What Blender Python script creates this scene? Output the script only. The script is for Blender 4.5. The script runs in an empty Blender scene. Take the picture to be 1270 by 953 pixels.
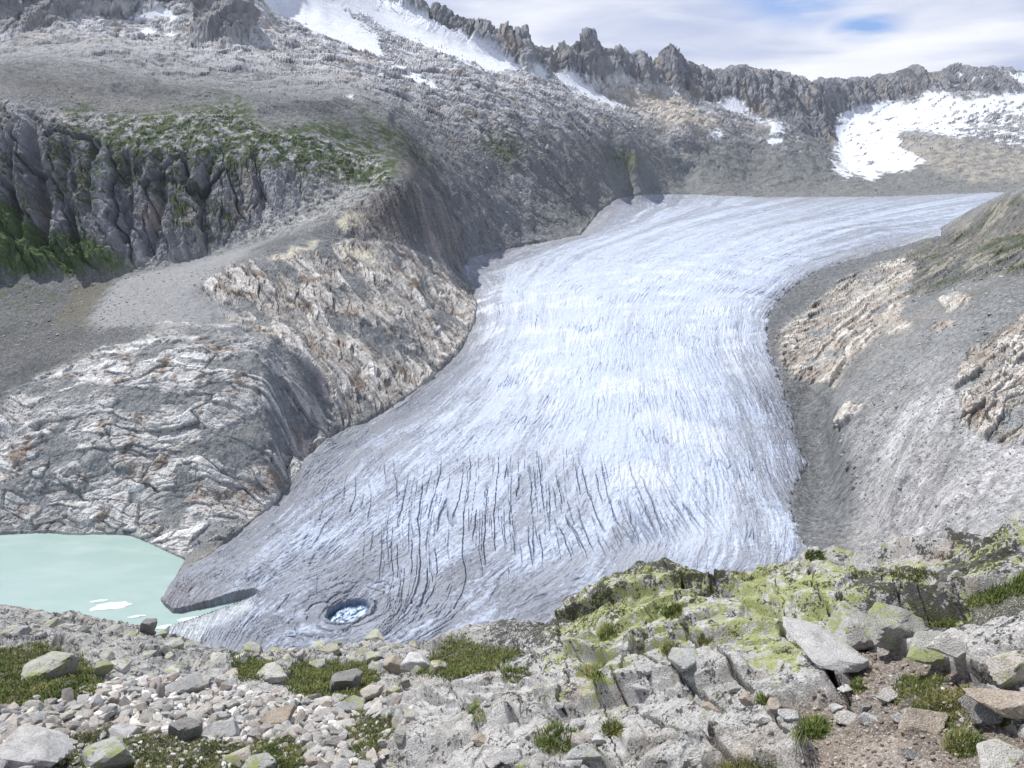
import bpy, math, random
import numpy as np
from mathutils import Vector

# ---------------------------------------------------------------- camera model (camera at the origin, Y forward, Z up, metres)
F, CX, CY = 954.0, 635.0, 476.5
PITCH = math.radians(14.2)
CP, SP = math.cos(PITCH), math.sin(PITCH)
WATER = -230.0

def ray(px, py):
    px = np.asarray(px, float); py = np.asarray(py, float)
    xc = (px - CX) / F; yc = -(py - CY) / F
    dy = CP + yc * SP; dz = -SP + yc * CP
    return np.arctan2(xc, dy), dz / np.hypot(xc, dy)

def proj(x, y, z):
    d = y * CP - z * SP
    u = y * SP + z * CP
    d = np.maximum(d, 1e-3)
    return CX + F * x / d, CY - F * u / d

# ---------------------------------------------------------------- noise
from concurrent.futures import ThreadPoolExecutor
POOL = ThreadPoolExecutor(4)
f32 = np.float32
def chunked(fn, arrs, nout=1, size=32768):
    """run an element-wise function over big arrays in cache-sized pieces on a few threads"""
    arrs = np.broadcast_arrays(*arrs); sh = arrs[0].shape
    fl = [np.ascontiguousarray(a, f32).reshape(-1) for a in arrs]; n = fl[0].size
    outs = [np.empty(n, f32) for _ in range(nout)]
    def job(i):
        r = fn(*[a[i:i + size] for a in fl])
        if nout == 1: r = (r,)
        for o, v in zip(outs, r): o[i:i + size] = v
    if n <= size: job(0)
    else: list(POOL.map(job, range(0, n, size)))
    outs = [o.reshape(sh) for o in outs]
    return outs[0] if nout == 1 else outs

_rs = np.random.RandomState(7)
_PM = _rs.permutation(4096).astype(np.int32)
_GA = np.linspace(0, 2 * math.pi, 4096, endpoint=False)
_GX = np.cos(_GA).astype(f32); _GY = np.sin(_GA).astype(f32)
_PX = _rs.rand(4096).astype(f32); _PY = _rs.rand(4096).astype(f32); _PC = _rs.rand(4096).astype(f32)

def _perlin(x, y, seed):
    x0 = np.floor(x); y0 = np.floor(y)
    fx = x - x0; fy = y - y0
    ix = x0.astype(np.int32); iy = y0.astype(np.int32)
    u = fx * fx * fx * (fx * (fx * 6 - 15) + 10); v = fy * fy * fy * (fy * (fy * 6 - 15) + 10)
    r0 = _PM[(iy + seed * 131) & 4095]; r1 = _PM[(iy + 1 + seed * 131) & 4095]
    def g(ii, r, dx, dy):
        k = _PM[(ii + r) & 4095]
        return _GX[k] * dx + _GY[k] * dy
    a = g(ix, r0, fx, fy); b = g(ix + 1, r0, fx - 1, fy); c = g(ix, r1, fx, fy - 1); d = g(ix + 1, r1, fx - 1, fy - 1)
    a += u * (b - a); c += u * (d - c)
    return f32(1.5) * (a + v * (c - a))

def perlin(x, y, seed=0):
    return chunked(lambda p, q: _perlin(p, q, seed), (x, y))

def fbm(x, y, octv=4, seed=0, gain=0.5, lac=2.03):
    def fn(x, y):
        s = 0; a = 1.0; t = 0
        for i in range(octv):
            s = s + f32(a) * _perlin(x, y, seed + i * 17); t += a
            x, y = x * f32(lac * 0.8) + y * f32(lac * 0.6) + f32(3.7), y * f32(lac * 0.8) - x * f32(lac * 0.6) + f32(1.3)
            a *= gain
        return s * f32(1 / t)
    return chunked(fn, (x, y))

def ridged(x, y, octv=4, seed=0, gain=0.5, lac=2.03, rot=True):
    def fn(x, y):
        s = 0; a = 1.0; t = 0
        for i in range(octv):
            s = s + f32(a) * (1 - f32(2.2) * np.abs(_perlin(x, y, seed + i * 17))); t += a
            if rot: x, y = x * f32(lac * 0.8) + y * f32(lac * 0.6) + f32(3.7), y * f32(lac * 0.8) - x * f32(lac * 0.6) + f32(1.3)
            else: x, y = x * f32(lac) + f32(3.7), y * f32(lac) + f32(1.3)
            a *= gain
        return s * f32(1 / t)
    return chunked(fn, (x, y))

def voronoi(x, y, seed=0, jit=0.9):
    def fn(x, y):
        x0 = np.floor(x); y0 = np.floor(y); ix = x0.astype(np.int32); iy = y0.astype(np.int32)
        fx = x - x0; fy = y - y0
        f1 = np.full(x.shape, 9.0, f32); f2 = f1.copy(); cid = np.zeros(x.shape, f32); tx = cid.copy(); ty = cid.copy()
        for j in (-1, 0, 1):
            r = _PM[(iy + j + seed * 131) & 4095]
            for i in (-1, 0, 1):
                k = _PM[(ix + i + r) & 4095]
                dx = i + f32(.5 - jit / 2) + f32(jit) * _PX[k] - fx; dy = j + f32(.5 - jit / 2) + f32(jit) * _PY[k] - fy
                d = np.sqrt(dx * dx + dy * dy); m = d < f1
                f2 = np.where(m, f1, np.minimum(f2, d)); f1 = np.where(m, d, f1)
                cid = np.where(m, _PC[k], cid); tx = np.where(m, -dx, tx); ty = np.where(m, -dy, ty)
        return f1, f2, cid, tx, ty
    return chunked(fn, (x, y), 5)

def sstep(a, b, x):
    t = np.clip((x - a) / (b - a), 0, 1)
    return t * t * (3 - 2 * t)

def lerp(a, b, t): return a + (b - a) * t

def mixc(c, col, m):
    return c + (np.asarray(col, float)[None, :] - c) * m[:, None]

def _seg(px, py, ax, ay, bx, by):
    ex, ey = f32(bx - ax), f32(by - ay)
    t = np.clip(((px - f32(ax)) * ex + (py - f32(ay)) * ey) / f32(ex * ex + ey * ey + 1e-9), 0, 1)
    return (px - f32(ax) - t * ex) ** 2 + (py - f32(ay) - t * ey) ** 2

def sdf(px, py, poly, pad=70):
    """signed pixel distance to a polygon, positive inside (clamped to -pad far outside)"""
    P = np.asarray(poly, float); n = len(P)
    x0, y0 = P.min(0) - pad; x1, y1 = P.max(0) + pad
    def fn(px, py):
        out = np.full(px.shape, f32(-pad)); k = np.nonzero((px > x0) & (px < x1) & (py > y0) & (py < y1))[0]
        if len(k) == 0: return out
        qx = px[k]; qy = py[k]; best = np.full(qx.shape, f32(1e12)); ins = np.zeros(qx.shape, bool)
        for i in range(n):
            ax, ay = P[i]; bx, by = P[(i + 1) % n]
            best = np.minimum(best, _seg(qx, qy, ax, ay, bx, by))
            ins ^= ((ay > qy) != (by > qy)) & (qx < f32((bx - ax) / (by - ay if by != ay else 1e-9)) * (qy - f32(ay)) + f32(ax))
        d = np.sqrt(best); out[k] = np.maximum(np.where(ins, d, -d), -pad)
        return out
    return chunked(fn, (px, py))

def lined(px, py, pts):
    """pixel distance to an open polyline"""
    P = np.asarray(pts, float)
    def fn(px, py):
        best = np.full(px.shape, f32(1e12))
        for i in range(len(P) - 1): best = np.minimum(best, _seg(px, py, *P[i], *P[i + 1]))
        return np.sqrt(best)
    return chunked(fn, (px, py))

def where_only(mask, fn, arrs, nout=1, fill=0.0):
    """evaluate fn on the masked nodes only"""
    k = np.nonzero(mask.ravel())[0]
    outs = [np.full(mask.size, fill, f32) for _ in range(nout)]
    if len(k):
        r = fn(*[a.ravel()[k] for a in arrs])
        if nout == 1: r = (r,)
        for o, v in zip(outs, r): o[k] = v
    outs = [o.reshape(mask.shape) for o in outs]
    return outs[0] if nout == 1 else outs

# ---------------------------------------------------------------- surfaces interpolated through survey curves
SL = 0.35
class Surface:
    def __init__(s, az, lr, val, azr, lrr, na=360, nl=520, sl=SL, smooth=0.0, lin=True):
        az = np.asarray(az); lr = np.asarray(lr); val = np.asarray(val, float)
        X = np.stack([az, lr * sl], 1)
        d = np.sqrt(((X[:, None] - X[None]) ** 2).sum(-1))
        n = len(X)
        A = np.zeros((n + 3, n + 3)); A[:n, :n] = d - smooth * np.eye(n)
        A[:n, n] = 1; A[:n, n + 1:] = X; A[n, :n] = 1; A[n + 1:, :n] = X.T
        w = np.linalg.lstsq(A, np.concatenate([val, [0, 0, 0]]), rcond=None)[0]
        s.az0, s.az1 = azr; s.l0, s.l1 = lrr; s.na = na; s.nl = nl
        ga = np.linspace(s.az0, s.az1, na); gl = np.linspace(s.l0, s.l1, nl)
        G = np.zeros((na, nl))
        for i in range(na):
            dd = np.sqrt((ga[i] - X[:, 0][None]) ** 2 + (gl[:, None] * sl - X[:, 1][None]) ** 2)
            G[i] = dd @ w[:n] + w[n] + w[n + 1] * ga[i] + w[n + 2] * gl * sl
        s.G = G
    def blur(s, k):
        for _ in range(k):
            P = np.pad(s.G, 1, mode='edge')
            s.G = (P[1:-1, 1:-1] * 4 + P[:-2, 1:-1] * 2 + P[2:, 1:-1] * 2 + P[1:-1, :-2] * 2 + P[1:-1, 2:] * 2 + P[:-2, :-2] + P[2:, :-2] + P[:-2, 2:] + P[2:, 2:]) / 16
    def __call__(s, az, lr):
        return chunked(s._ev, (az, lr))
    def _ev(s, az, lr):
        fa = np.clip((az - s.az0) / (s.az1 - s.az0) * (s.na - 1), 1, s.na - 2.001)
        fl = np.clip((lr - s.l0) / (s.l1 - s.l0) * (s.nl - 1), 1, s.nl - 2.001)
        ia = fa.astype(int); il = fl.astype(int); ta = fa - ia; tl = fl - il
        ia = np.minimum(ia, s.na - 3); il = np.minimum(il, s.nl - 3)
        def cw(t): return [(-t + 2 * t * t - t ** 3) / 2, (2 - 5 * t * t + 3 * t ** 3) / 2, (t + 4 * t * t - 3 * t ** 3) / 2, (-t * t + t ** 3) / 2]
        wa = cw(ta); wl = cw(tl); o = 0
        for i in range(4):
            r = 0
            for j in range(4): r = r + wl[j] * s.G[ia - 1 + i, il - 1 + j]
            o = o + wa[i] * r
        return o

def survey(curves, step=22.0, forward=True):
    """curves: lists of (px, py, d): d > 0 distance ahead, d < 0 height below the camera.  -> az, ln r, tan(elevation)"""
    A, L, T = [], [], []
    for c in curves:
        pts = []
        for (px, py, d) in c:
            a, t = ray(px, py)
            r = (d / math.cos(float(a)) if forward else d) if d > 0 else d / t
            pts.append((px, py, math.log(r)))
        dens = [pts[0]]
        for p, q in zip(pts[:-1], pts[1:]):
            n = max(1, int(math.hypot(q[0] - p[0], q[1] - p[1]) / step + 0.5))
            for k in range(1, n + 1):
                f = k / n; dens.append(tuple(p[i] + (q[i] - p[i]) * f for i in range(3)))
        for px, py, l in dens:
            a, t = ray(px, py); A.append(float(a)); L.append(l); T.append(float(t))
    A = np.array(A); L = np.array(L); T = np.array(T)
    key = np.round(A * 200).astype(int) * 100003 + np.round(L * 100).astype(int)
    _, i = np.unique(key, return_index=True)
    return A[i], L[i], T[i]

def polar_grid(surf, azr, r0, r1, ncol, nrow, base=0.25, sm=6):
    """grid whose rows crowd where the ground is steep"""
    az = np.linspace(azr[0], azr[1], ncol); l = np.linspace(math.log(r0), math.log(r1), 900)
    ca = np.linspace(azr[0], azr[1], 160)
    T = surf(np.repeat(ca, 900), np.tile(l, 160)).reshape(160, 900)
    w = np.abs(np.diff(T, axis=1)) * F + base * F * np.diff(l)[None]
    for _ in range(sm):
        p = np.pad(w, ((1, 1), (0, 0)), mode='edge'); w = (p[:-2] + 2 * p[1:-1] + p[2:]) / 4
        p = np.pad(w, ((0, 0), (2, 2)), mode='edge'); w = (p[:, :-4] + p[:, 1:-3] + p[:, 2:-2] + p[:, 3:-1] + p[:, 4:]) / 5
    cum = np.concatenate([np.zeros((160, 1)), np.cumsum(w, 1)], 1); cum /= cum[:, -1:]
    q = np.linspace(0, 1, nrow)
    R = np.stack([np.interp(q, cum[i], l) for i in range(160)])
    f = (az - azr[0]) / (azr[1] - azr[0]) * 159; i0 = np.minimum(f.astype(int), 158); t = (f - i0)[:, None]
    L = R[i0] * (1 - t) + R[i0 + 1] * t
    return np.repeat(az[:, None], nrow, 1), L

def normals(P):
    du = np.gradient(P, axis=0); dv = np.gradient(P, axis=1)
    n = np.cross(du, dv); n /= np.linalg.norm(n, axis=-1, keepdims=True) + 1e-12
    return np.where(n[..., 2:3] < 0, -n, n)

def cavity(Z, k=3):
    """height minus its local mean along the grid"""
    B = Z.copy()
    for _ in range(k):
        P = np.pad(B, 1, mode='edge')
        B = (P[1:-1, 1:-1] + P[:-2, 1:-1] + P[2:, 1:-1] + P[1:-1, :-2] + P[1:-1, 2:]) / 5
    return Z - B

COL = bpy.context.scene.collection
def grid_mesh(name, P, mat, colors=None, keep=None, smooth=False):
    nc, nr = P.shape[:2]
    idx = np.arange(nc * nr).reshape(nc, nr)
    q = np.stack([idx[:-1, :-1], idx[1:, :-1], idx[1:, 1:], idx[:-1, 1:]], -1).reshape(-1, 4)
    V = P.reshape(-1, 3)
    if keep is not None:
        k = keep.reshape(-1); q = q[k[q].any(1)]
        used = np.zeros(nc * nr, bool); used[q.reshape(-1)] = True
        remap = np.cumsum(used) - 1; V = V[used]; q = remap[q]
        if colors is not None: colors = {a: c.reshape(nc * nr, -1)[used] for a, c in colors.items()}
    return raw_mesh(name, V, q, mat, colors, smooth)

def raw_mesh(name, V, q, mat, colors=None, smooth=False):
    me = bpy.data.meshes.new(name)
    k = q.shape[1]
    me.vertices.add(len(V)); me.vertices.foreach_set('co', np.ascontiguousarray(V, np.float32).ravel())
    me.loops.add(q.size); me.loops.foreach_set('vertex_index', q.astype(np.int32).ravel())
    me.polygons.add(len(q)); me.polygons.foreach_set('loop_start', np.arange(0, q.size, k, dtype=np.int32))
    me.polygons.foreach_set('use_smooth', np.full(len(q), smooth))
    if colors:
        for a, c in colors.items():
            c = c.reshape(len(V), -1)
            if c.shape[1] == 3: c = np.concatenate([c, np.ones((len(V), 1))], 1)
            at = me.attributes.new(a, 'FLOAT_COLOR', 'POINT'); at.data.foreach_set('color', np.ascontiguousarray(c, np.float32).ravel())
    me.update(calc_edges=True)
    if mat: me.materials.append(mat)
    ob = bpy.data.objects.new(name, me); COL.objects.link(ob)
    return ob

def tag(o, label=None, cat=None, group=None, kind=None):
    if label: o['label'] = label
    if cat: o['category'] = cat
    if group: o['group'] = group
    if kind: o['kind'] = kind
    return o

# ---------------------------------------------------------------- node helper
class NT:
    def __init__(s, name):
        s.m = bpy.data.materials.new(name); s.m.use_nodes = True; s.t = s.m.node_tree
        s.bsdf = s.t.nodes['Principled BSDF']; s.out = s.t.nodes['Material Output']
    def n(s, typ, **kw):
        nd = s.t.nodes.new(typ)
        for k, v in kw.items():
            if k.startswith('i_'):
                nd.inputs[int(k[2:]) if k[2:].isdigit() else k[2:]].default_value = v
            else: setattr(nd, k, v)
        return nd
    def l(s, a, b): s.t.links.new(a, b)
    def noise(s, vec, scale, detail=4, rough=0.55):
        nd = s.n('ShaderNodeTexNoise'); nd.inputs['Scale'].default_value = scale; nd.inputs['Detail'].default_value = detail; nd.inputs['Roughness'].default_value = rough
        s.l(vec, nd.inputs['Vector']); return nd.outputs['Fac']
    def vor(s, vec, scale, feature='F1', out='Distance'):
        nd = s.n('ShaderNodeTexVoronoi', feature=feature); nd.inputs['Scale'].default_value = scale
        s.l(vec, nd.inputs['Vector']); return nd.outputs[out]
    def math(s, op, a, b=None, c=None, clamp=False):
        nd = s.n('ShaderNodeMath', operation=op, use_clamp=clamp)
        for i, v in enumerate((a, b, c)):
            if v is None: continue
            if isinstance(v, (int, float)): nd.inputs[i].default_value = v
            else: s.l(v, nd.inputs[i])
        return nd.outputs[0]
    def ramp(s, v, a, b, lo=0.0, hi=1.0):
        nd = s.n('ShaderNodeMapRange', clamp=True); nd.inputs['From Min'].default_value = a; nd.inputs['From Max'].default_value = b
        nd.inputs['To Min'].default_value = lo; nd.inputs['To Max'].default_value = hi
        s.l(v, nd.inputs['Value']); return nd.outputs[0]
    def mix(s, fac, a, b, blend='MIX'):
        nd = s.n('ShaderNodeMix', data_type='RGBA', blend_type=blend)
        for sock, v in ((nd.inputs['Factor'], fac), (nd.inputs['A'], a), (nd.inputs['B'], b)):
            if isinstance(v, (int, float)): sock.default_value = v
            elif isinstance(v, tuple): sock.default_value = (*v, 1)
            else: s.l(v, sock)
        return nd.outputs['Result']
    def bump(s, h, dist, strength=1.0, prev=None):
        nd = s.n('ShaderNodeBump'); nd.inputs['Distance'].default_value = dist; nd.inputs['Strength'].default_value = strength
        s.l(h, nd.inputs['Height'])
        if prev is not None: s.l(prev, nd.inputs['Normal'])
        return nd.outputs[0]
    def pos(s, scale=None):
        g = s.n('ShaderNodeNewGeometry').outputs['Position']
        if scale:
            m = s.n('ShaderNodeMapping'); m.inputs['Scale'].default_value = scale; s.l(g, m.inputs['Vector']); g = m.outputs[0]
        return g
    def attr(s, name): return s.n('ShaderNodeAttribute', attribute_name=name).outputs['Color']
    def finish(s, col, normal=None, rough=0.9, spec=0.2):
        if isinstance(col, tuple): s.bsdf.inputs['Base Color'].default_value = (*col, 1)
        else: s.l(col, s.bsdf.inputs['Base Color'])
        if isinstance(rough, (int, float)): s.bsdf.inputs['Roughness'].default_value = rough
        else: s.l(rough, s.bsdf.inputs['Roughness'])
        s.bsdf.inputs['Specular IOR Level'].default_value = spec
        if normal is not None: s.l(normal, s.bsdf.inputs['Normal'])
        return s.m
# ---------------------------------------------------------------- survey of the valley: (column, row, distance or -height)
CURVES = [
 # far lake shore, foot of the polished rock
 [(-200,664,-228),(0,661,-229),(90,661,-229),(165,662,-229),(200,680,-229),(228,692,-229)],
 # lake bed toward the camera
 [(-200,720,-238),(0,720,-238),(100,735,-238),(180,760,-238)],
 [(-200,800,330),(0,800,320),(150,805,320)],
 # first whaleback D1
 [(-200,620,-200),(0,603,-205),(120,600,-203),(250,602,-200),(340,600,-205)],
 [(-200,560,-180),(0,550,-185),(120,540,-176),(250,540,-172),(340,545,-178),(385,560,-192)],
 [(-200,520,-165),(0,497,-160),(60,466,-148),(150,427,-126),(210,407,-113),(290,405,-111),(335,425,-122)],
 [(60,500,-160),(150,480,-148),(250,470,-140),(330,480,-146)],
 [(340,440,618),(368,480,606),(398,522,600)],
 [(365,415,692),(392,455,668),(418,500,645),(432,528,636)],
 # grey plain behind D1
 [(-200,470,640),(0,470,625),(60,440,660),(120,410,700)],
 [(-200,400,790),(0,400,780),(100,380,830)],
 # gravel fan
 [(110,400,735),(200,405,690),(290,396,700)],
 [(140,372,820),(240,375,735),(245,350,760)],
 # second whaleback D2
 [(318,402,712),(360,395,738),(420,400,765),(500,400,815),(560,400,905)],
 [(385,440,690),(430,450,702),(480,455,735),(530,450,775)],
 [(420,490,662),(460,497,672)],
 [(255,352,765),(330,345,805),(400,340,855),(470,340,900),(520,350,945),(560,365,1000)],
 [(330,312,860),(420,292,950),(480,290,1010),(530,305,1110),(560,325,1260)],
 # lateral moraine crest above it, and the brown rock
 [(160,345,900),(230,335,880),(300,312,900),(360,290,950),(420,268,990),(470,235,1080),(515,212,1200)],
 [(540,250,1260),(560,290,1280),(575,325,1350)],
 # glacier left margin
 [(228,700,-226),(255,690,-224),(330,630,-216),(400,548,-202),(430,530,-198),(500,495,-190),(560,450,-177),(592,390,-152),(572,335,-136),(640,305,-116),(715,290,-104),(740,262,2600),(765,246,3150)],
 # glacier body
 [(230,805,-228),(330,820,-222),(430,815,-216),(560,800,-208),(700,775,-200),(780,745,-194),(900,715,-186),(985,695,-180)],
 [(205,740,-227),(290,725,-224),(430,757,-222),(520,720,-214),(640,700,-206),(800,690,-195)],
 [(330,670,-215),(450,640,-206),(600,620,-198),(750,620,-188),(900,630,-186)],
 [(450,565,-196),(560,540,-186),(680,510,-170),(800,520,-164),(900,540,-168)],
 [(570,470,-176),(650,440,-156),(750,430,-142),(860,430,-138),(940,440,-143)],
 [(620,380,-138),(700,365,-125),(800,360,-115),(900,365,-112),(950,380,-119)],
 [(640,325,-118),(740,310,-103),(850,305,-92),(980,315,-98)],
 [(740,280,2050),(850,275,1900),(980,280,1650),(1080,285,1500)],
 [(762,262,2650),(850,256,2700),(980,257,2500),(1120,258,2300),(1250,256,2200),(1400,262,2100)],
 [(778,243,3380),(850,240,3700),(950,243,3700),(1100,243,3500),(1255,237,3400),(1400,236,3400)],
 # right margin and its moat
 [(990,660,-184),(985,600,-182),(985,540,-174),(968,470,-153),(950,425,-136),(956,385,-122),(1005,342,-106),(1100,308,-88),(1165,285,-80)],
 [(1010,690,-178),(1040,640,-180),(1030,560,-176),(1005,480,-158)],
 [(1000,400,-128),(1050,345,-103),(1120,312,-86)],
 # right slope
 [(1170,690,-150),(1090,650,-168),(1065,600,-165),(1048,540,-153),(1036,500,-146),(1000,460,-148),(975,425,-136)],
 [(1060,420,-122),(1120,370,-98),(1180,320,-72),(1220,290,-55)],
 [(1110,500,-128),(1180,420,-92),(1240,360,-68),(1330,300,-45)],
 [(1110,590,-140),(1180,520,-112),(1270,440,-88),(1400,380,-70)],
 [(1150,640,-138),(1270,560,-112),(1400,500,-100)],
 [(1180,680,-136),(1270,650,-118),(1400,620,-100)],
 [(1168,284,1290),(1200,264,1130),(1235,250,1020),(1270,237,940),(1400,188,840)],
 [(1185,292,1500),(1240,275,1450),(1300,262,1400),(1420,240,1350)],
 # cliff base, cliff top
 [(-200,350,960),(0,342,950),(90,340,955),(170,338,935),(230,326,950),(320,298,985),(400,262,1050),(460,228,1150)],
 [(-200,180,1080),(0,190,1060),(60,210,1050),(130,190,1060),(220,200,1060),(300,200,1090),(380,205,1130),(440,205,1200)],
 [(-200,125,1150),(0,125,1130),(60,140,1130),(150,150,1140),(240,150,1160),(320,150,1200),(400,160,1270),(470,180,1340)],
 # rolling debris crests over the cliff
 [(-200,92,1350),(0,86,1380),(50,80,1400),(110,88,1420),(190,108,1450),(250,112,1500),(320,118,1520),(400,118,1600),(440,124,1620),(480,150,1500),(510,190,1400),(530,230,1330)],
 [(0,84,1550),(60,79,1560),(110,84,1580),(190,98,1620),(320,104,1700),(430,108,1800)],
 # upper left slopes
 [(-200,45,1900),(0,50,1950),(100,45,2000),(200,60,2000),(300,72,2050),(400,85,2150)],
 [(-200,10,2200),(0,40,2150),(60,35,2200),(100,30,2300),(200,20,2500),(300,40,2450),(400,60,2600)],
 [(-200,-60,2350),(0,-30,2300),(100,-20,2450),(230,0,2600),(262,-2,2450),(290,-12,2450),(305,10,2600)],
 [(-200,-200,2700),(0,-180,2750),(150,-160,2850),(300,-120,3100),(400,-60,3500)],
 [(400,20,3000),(340,0,3000),(450,40,3050),(500,70,3000)],
 # big left slope down to the glacier
 [(560,70,3200),(500,100,2500),(450,100,2150)],
 [(600,130,2600),(540,150,2050),(500,140,1850)],
 [(590,200,1850),(550,220,1550),(620,255,1720),(580,290,1450)],
 [(650,180,2350),(680,230,2280),(720,270,2350)],
 [(700,170,2850),(740,204,2950),(766,236,3280)],
 [(650,110,3300),(720,130,3700),(760,150,3650),(790,190,3480),(802,232,3500)],
 [(850,150,4400),(830,190,4150),(850,228,4050)],
 [(900,170,4600),(940,190,4600),(930,225,4200)],
 [(960,150,5000),(1000,180,4900),(1030,200,4800),(1040,225,4400),(980,238,3950)],
 # ridge foot
 [(470,12,3750),(520,36,3800),(560,55,3850),(620,75,4000),(665,90,4150),(700,100,4350),(760,110,4700),(830,112,5000),(880,130,5100),(940,140,5300),(1000,155,5400),(1040,172,5500)],
 # skyline
 [(440,-25,4000),(470,-5,4000),(505,6,4050),(540,3,4100),(560,14,4150),(600,31,4250),(650,42,4400),(678,56,4550),(688,58,4600),(712,50,4700),(727,38,4700),(745,47,4750),(768,64,4850),(800,73,5000),(826,68,5150),(841,50,5250),(858,72,5350),(889,89,5500),(922,83,5600),(963,88,5750),(992,98,5900),(1022,96,6000),(1031,101,6100),(1074,93,6500),(1107,89,6700),(1140,83,6900),(1150,90,7000),(1181,81,7000),(1204,89,7100),(1233,79,7200),(1270,93,7200),(1330,110,7200),(1420,140,7200)],
 [(440,40,4600),(600,110,4900),(730,120,5500),(850,130,6200),(1000,160,7000),(1150,150,8300),(1300,170,8600),(1430,210,8600)],
 [(440,60,5600),(600,160,6200),(730,170,7000),(850,190,8000),(1000,220,9000)],
 # cirque on the right
 [(1050,142,6000),(1100,128,6250),(1160,118,6350),(1220,122,6300),(1270,120,6400),(1400,130,6400)],
 [(1060,170,5500),(1100,160,5700),(1180,150,5800),(1270,150,5800),(1400,160,5800)],
 [(1060,205,4900),(1100,200,5000),(1110,222,4500)],
 [(1105,168,5350),(1180,168,5200),(1270,182,5000),(1400,190,4900)],
 [(1130,190,4950),(1190,195,4700),(1270,205,4500),(1400,210,4400)],
 [(1060,232,4100),(1130,236,4000),(1200,232,4000),(1300,228,3950),(1400,225,3950)],
 # hidden fall of the near cliff below the viewpoint
 [(-200,870,45),(100,865,45),(300,890,45),(600,870,45),(700,850,45),(900,800,45),(1100,790,45),(1400,760,45)],
 [(-200,860,110),(100,855,110),(400,880,110),(700,850,110),(900,800,110),(1100,775,110),(1400,740,110)],
 [(-200,850,210),(100,850,210),(400,865,210),(650,845,210),(900,780,200),(1100,745,200),(1270,710,200),(1400,690,200)],
]
GLACIER = [(765,245),(742,262),(735,272),(720,290),(640,305),(580,318),(571,335),(578,350),(592,375),(589,400),(570,435),(540,465),(500,495),(455,522),(425,532),(402,545),(380,565),(362,600),(330,632),(290,665),(255,690),(226,702),(208,728),(198,744),(214,757),(255,748),(295,734),(316,731),(321,735),(308,742),(283,751),(245,765),(210,777),(205,800),(240,815),(420,850),(640,835),(800,790),(990,750),(1015,700),(990,655),(982,625),(988,600),(1003,575),(986,540),(978,500),(965,460),(951,425),(955,388),(975,362),(1010,338),(1050,323),(1100,310),(1130,300),(1170,290),(1300,285),(1500,285),(1500,236),(1255,237),(1100,243),(950,244),(850,240),(800,240)]
LAKE = [(-300,665),(0,662),(60,658),(90,663),(150,660),(195,678),(228,692),(222,704),(208,728),(198,744),(214,757),(255,748),(295,734),(316,731),(321,735),(305,741),(280,750),(242,764),(206,776),(190,800),(180,830),(-300,830)]
D1 = [(-250,540),(0,492),(60,462),(150,425),(210,405),(300,402),(345,430),(385,490),(425,532),(400,548),(360,605),(290,665),(228,692),(190,675),(90,668),(0,665),(-250,670)]
D2 = [(238,355),(300,328),(420,300),(480,300),(540,320),(575,345),(594,378),(592,400),(572,438),(540,468),(500,497),(455,524),(425,534),(385,470),(350,428),(310,410),(262,385)]
R3 = [(415,290),(425,262),(500,222),(545,240),(565,275),(578,345),(540,322),(480,302)]
CLIFF = [(-250,118),(0,120),(40,135),(110,140),(200,142),(280,130),(330,160),(400,170),(470,195),(495,225),(420,272),(330,298),(170,340),(0,344),(-250,350)]
FAN = [(150,345),(330,300),(265,345),(250,365),(300,392),(200,408),(105,402)]
RO = [[(966,410),(1000,385),(1040,350),(1085,328),(1120,318),(1140,330),(1125,372),(1115,400),(1080,430),(1055,455),(1030,482),(985,470),(965,450)],
      [(1183,465),(1205,435),(1270,392),(1420,330),(1420,540),(1270,548),(1225,550),(1192,522)],
      [(1030,522),(1045,503),(1078,500),(1072,522),(1038,535)],
      [(1150,405),(1180,395),(1190,408),(1165,420)], [(1095,412),(1120,398),(1135,405),(1105,418)], [(1165,378),(1200,365),(1210,378),(1175,390)]]
RTOP = [(1125,372),(1120,335),(1085,330),(1168,286),(1235,250),(1270,237),(1450,170),(1450,330),(1270,345),(1200,350),(1140,370)]
SNOW = [[(315,-60),(322,0),(345,18),(390,40),(430,56),(474,72),(470,50),(448,30),(430,14),(445,18),(470,34),(520,56),(560,72),(612,92),(648,84),(608,58),(557,33),(505,10),(470,-5),(450,-60)],
        [(148,16),(160,20),(205,11),(228,26),(215,30),(190,22),(168,24)],[(168,40),(180,33),(193,38),(190,43)],[(206,41),(216,40),(218,45),(208,45)],
        [(480,76),(500,84),(520,94),(546,113),(534,109),(508,97)],[(684,88),(706,90),(745,118),(780,134),(758,133),(722,118),(700,104)],[(655,80),(672,84),(680,98),(664,94)],
        [(892,126),(914,121),(930,135),(918,142),(900,136)],[(952,149),(968,150),(969,164),(957,166)],[(951,174),(966,169),(968,175),(958,183)],[(882,164),(892,161),(898,168),(890,173)],
        [(430,122),(440,120),(437,125)],[(346,132),(366,131),(364,136),(350,136)],[(420,124),(438,123),(436,127)],[(922,138),(950,155),(940,152)],[(870,128),(880,140),(876,141)],
        [(1245,88),(1262,92),(1300,102),(1450,130),(1450,150),(1272,105)],
        [(1028,195),(1055,215),(1050,222),(1035,212)]]
CIRQUE = [(1034,185),(1038,152),(1048,140),(1080,131),(1103,125),(1130,130),(1155,112),(1172,117),(1195,126),(1230,120),(1285,112),(1450,115),(1450,168),(1290,188),(1240,178),(1205,170),(1175,168),(1130,160),(1112,166),(1118,184),(1148,200),(1125,213),(1098,214),(1082,224),(1060,216),(1045,206)]
DOMES = [D1, D2]

sA, sL, sT = survey(CURVES)
AZR = (-0.80, 0.80)
BASE = Surface(sA, sL, sT, AZR, (math.log(38), math.log(11200)), smooth=0.0)
BASE.blur(1)

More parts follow.
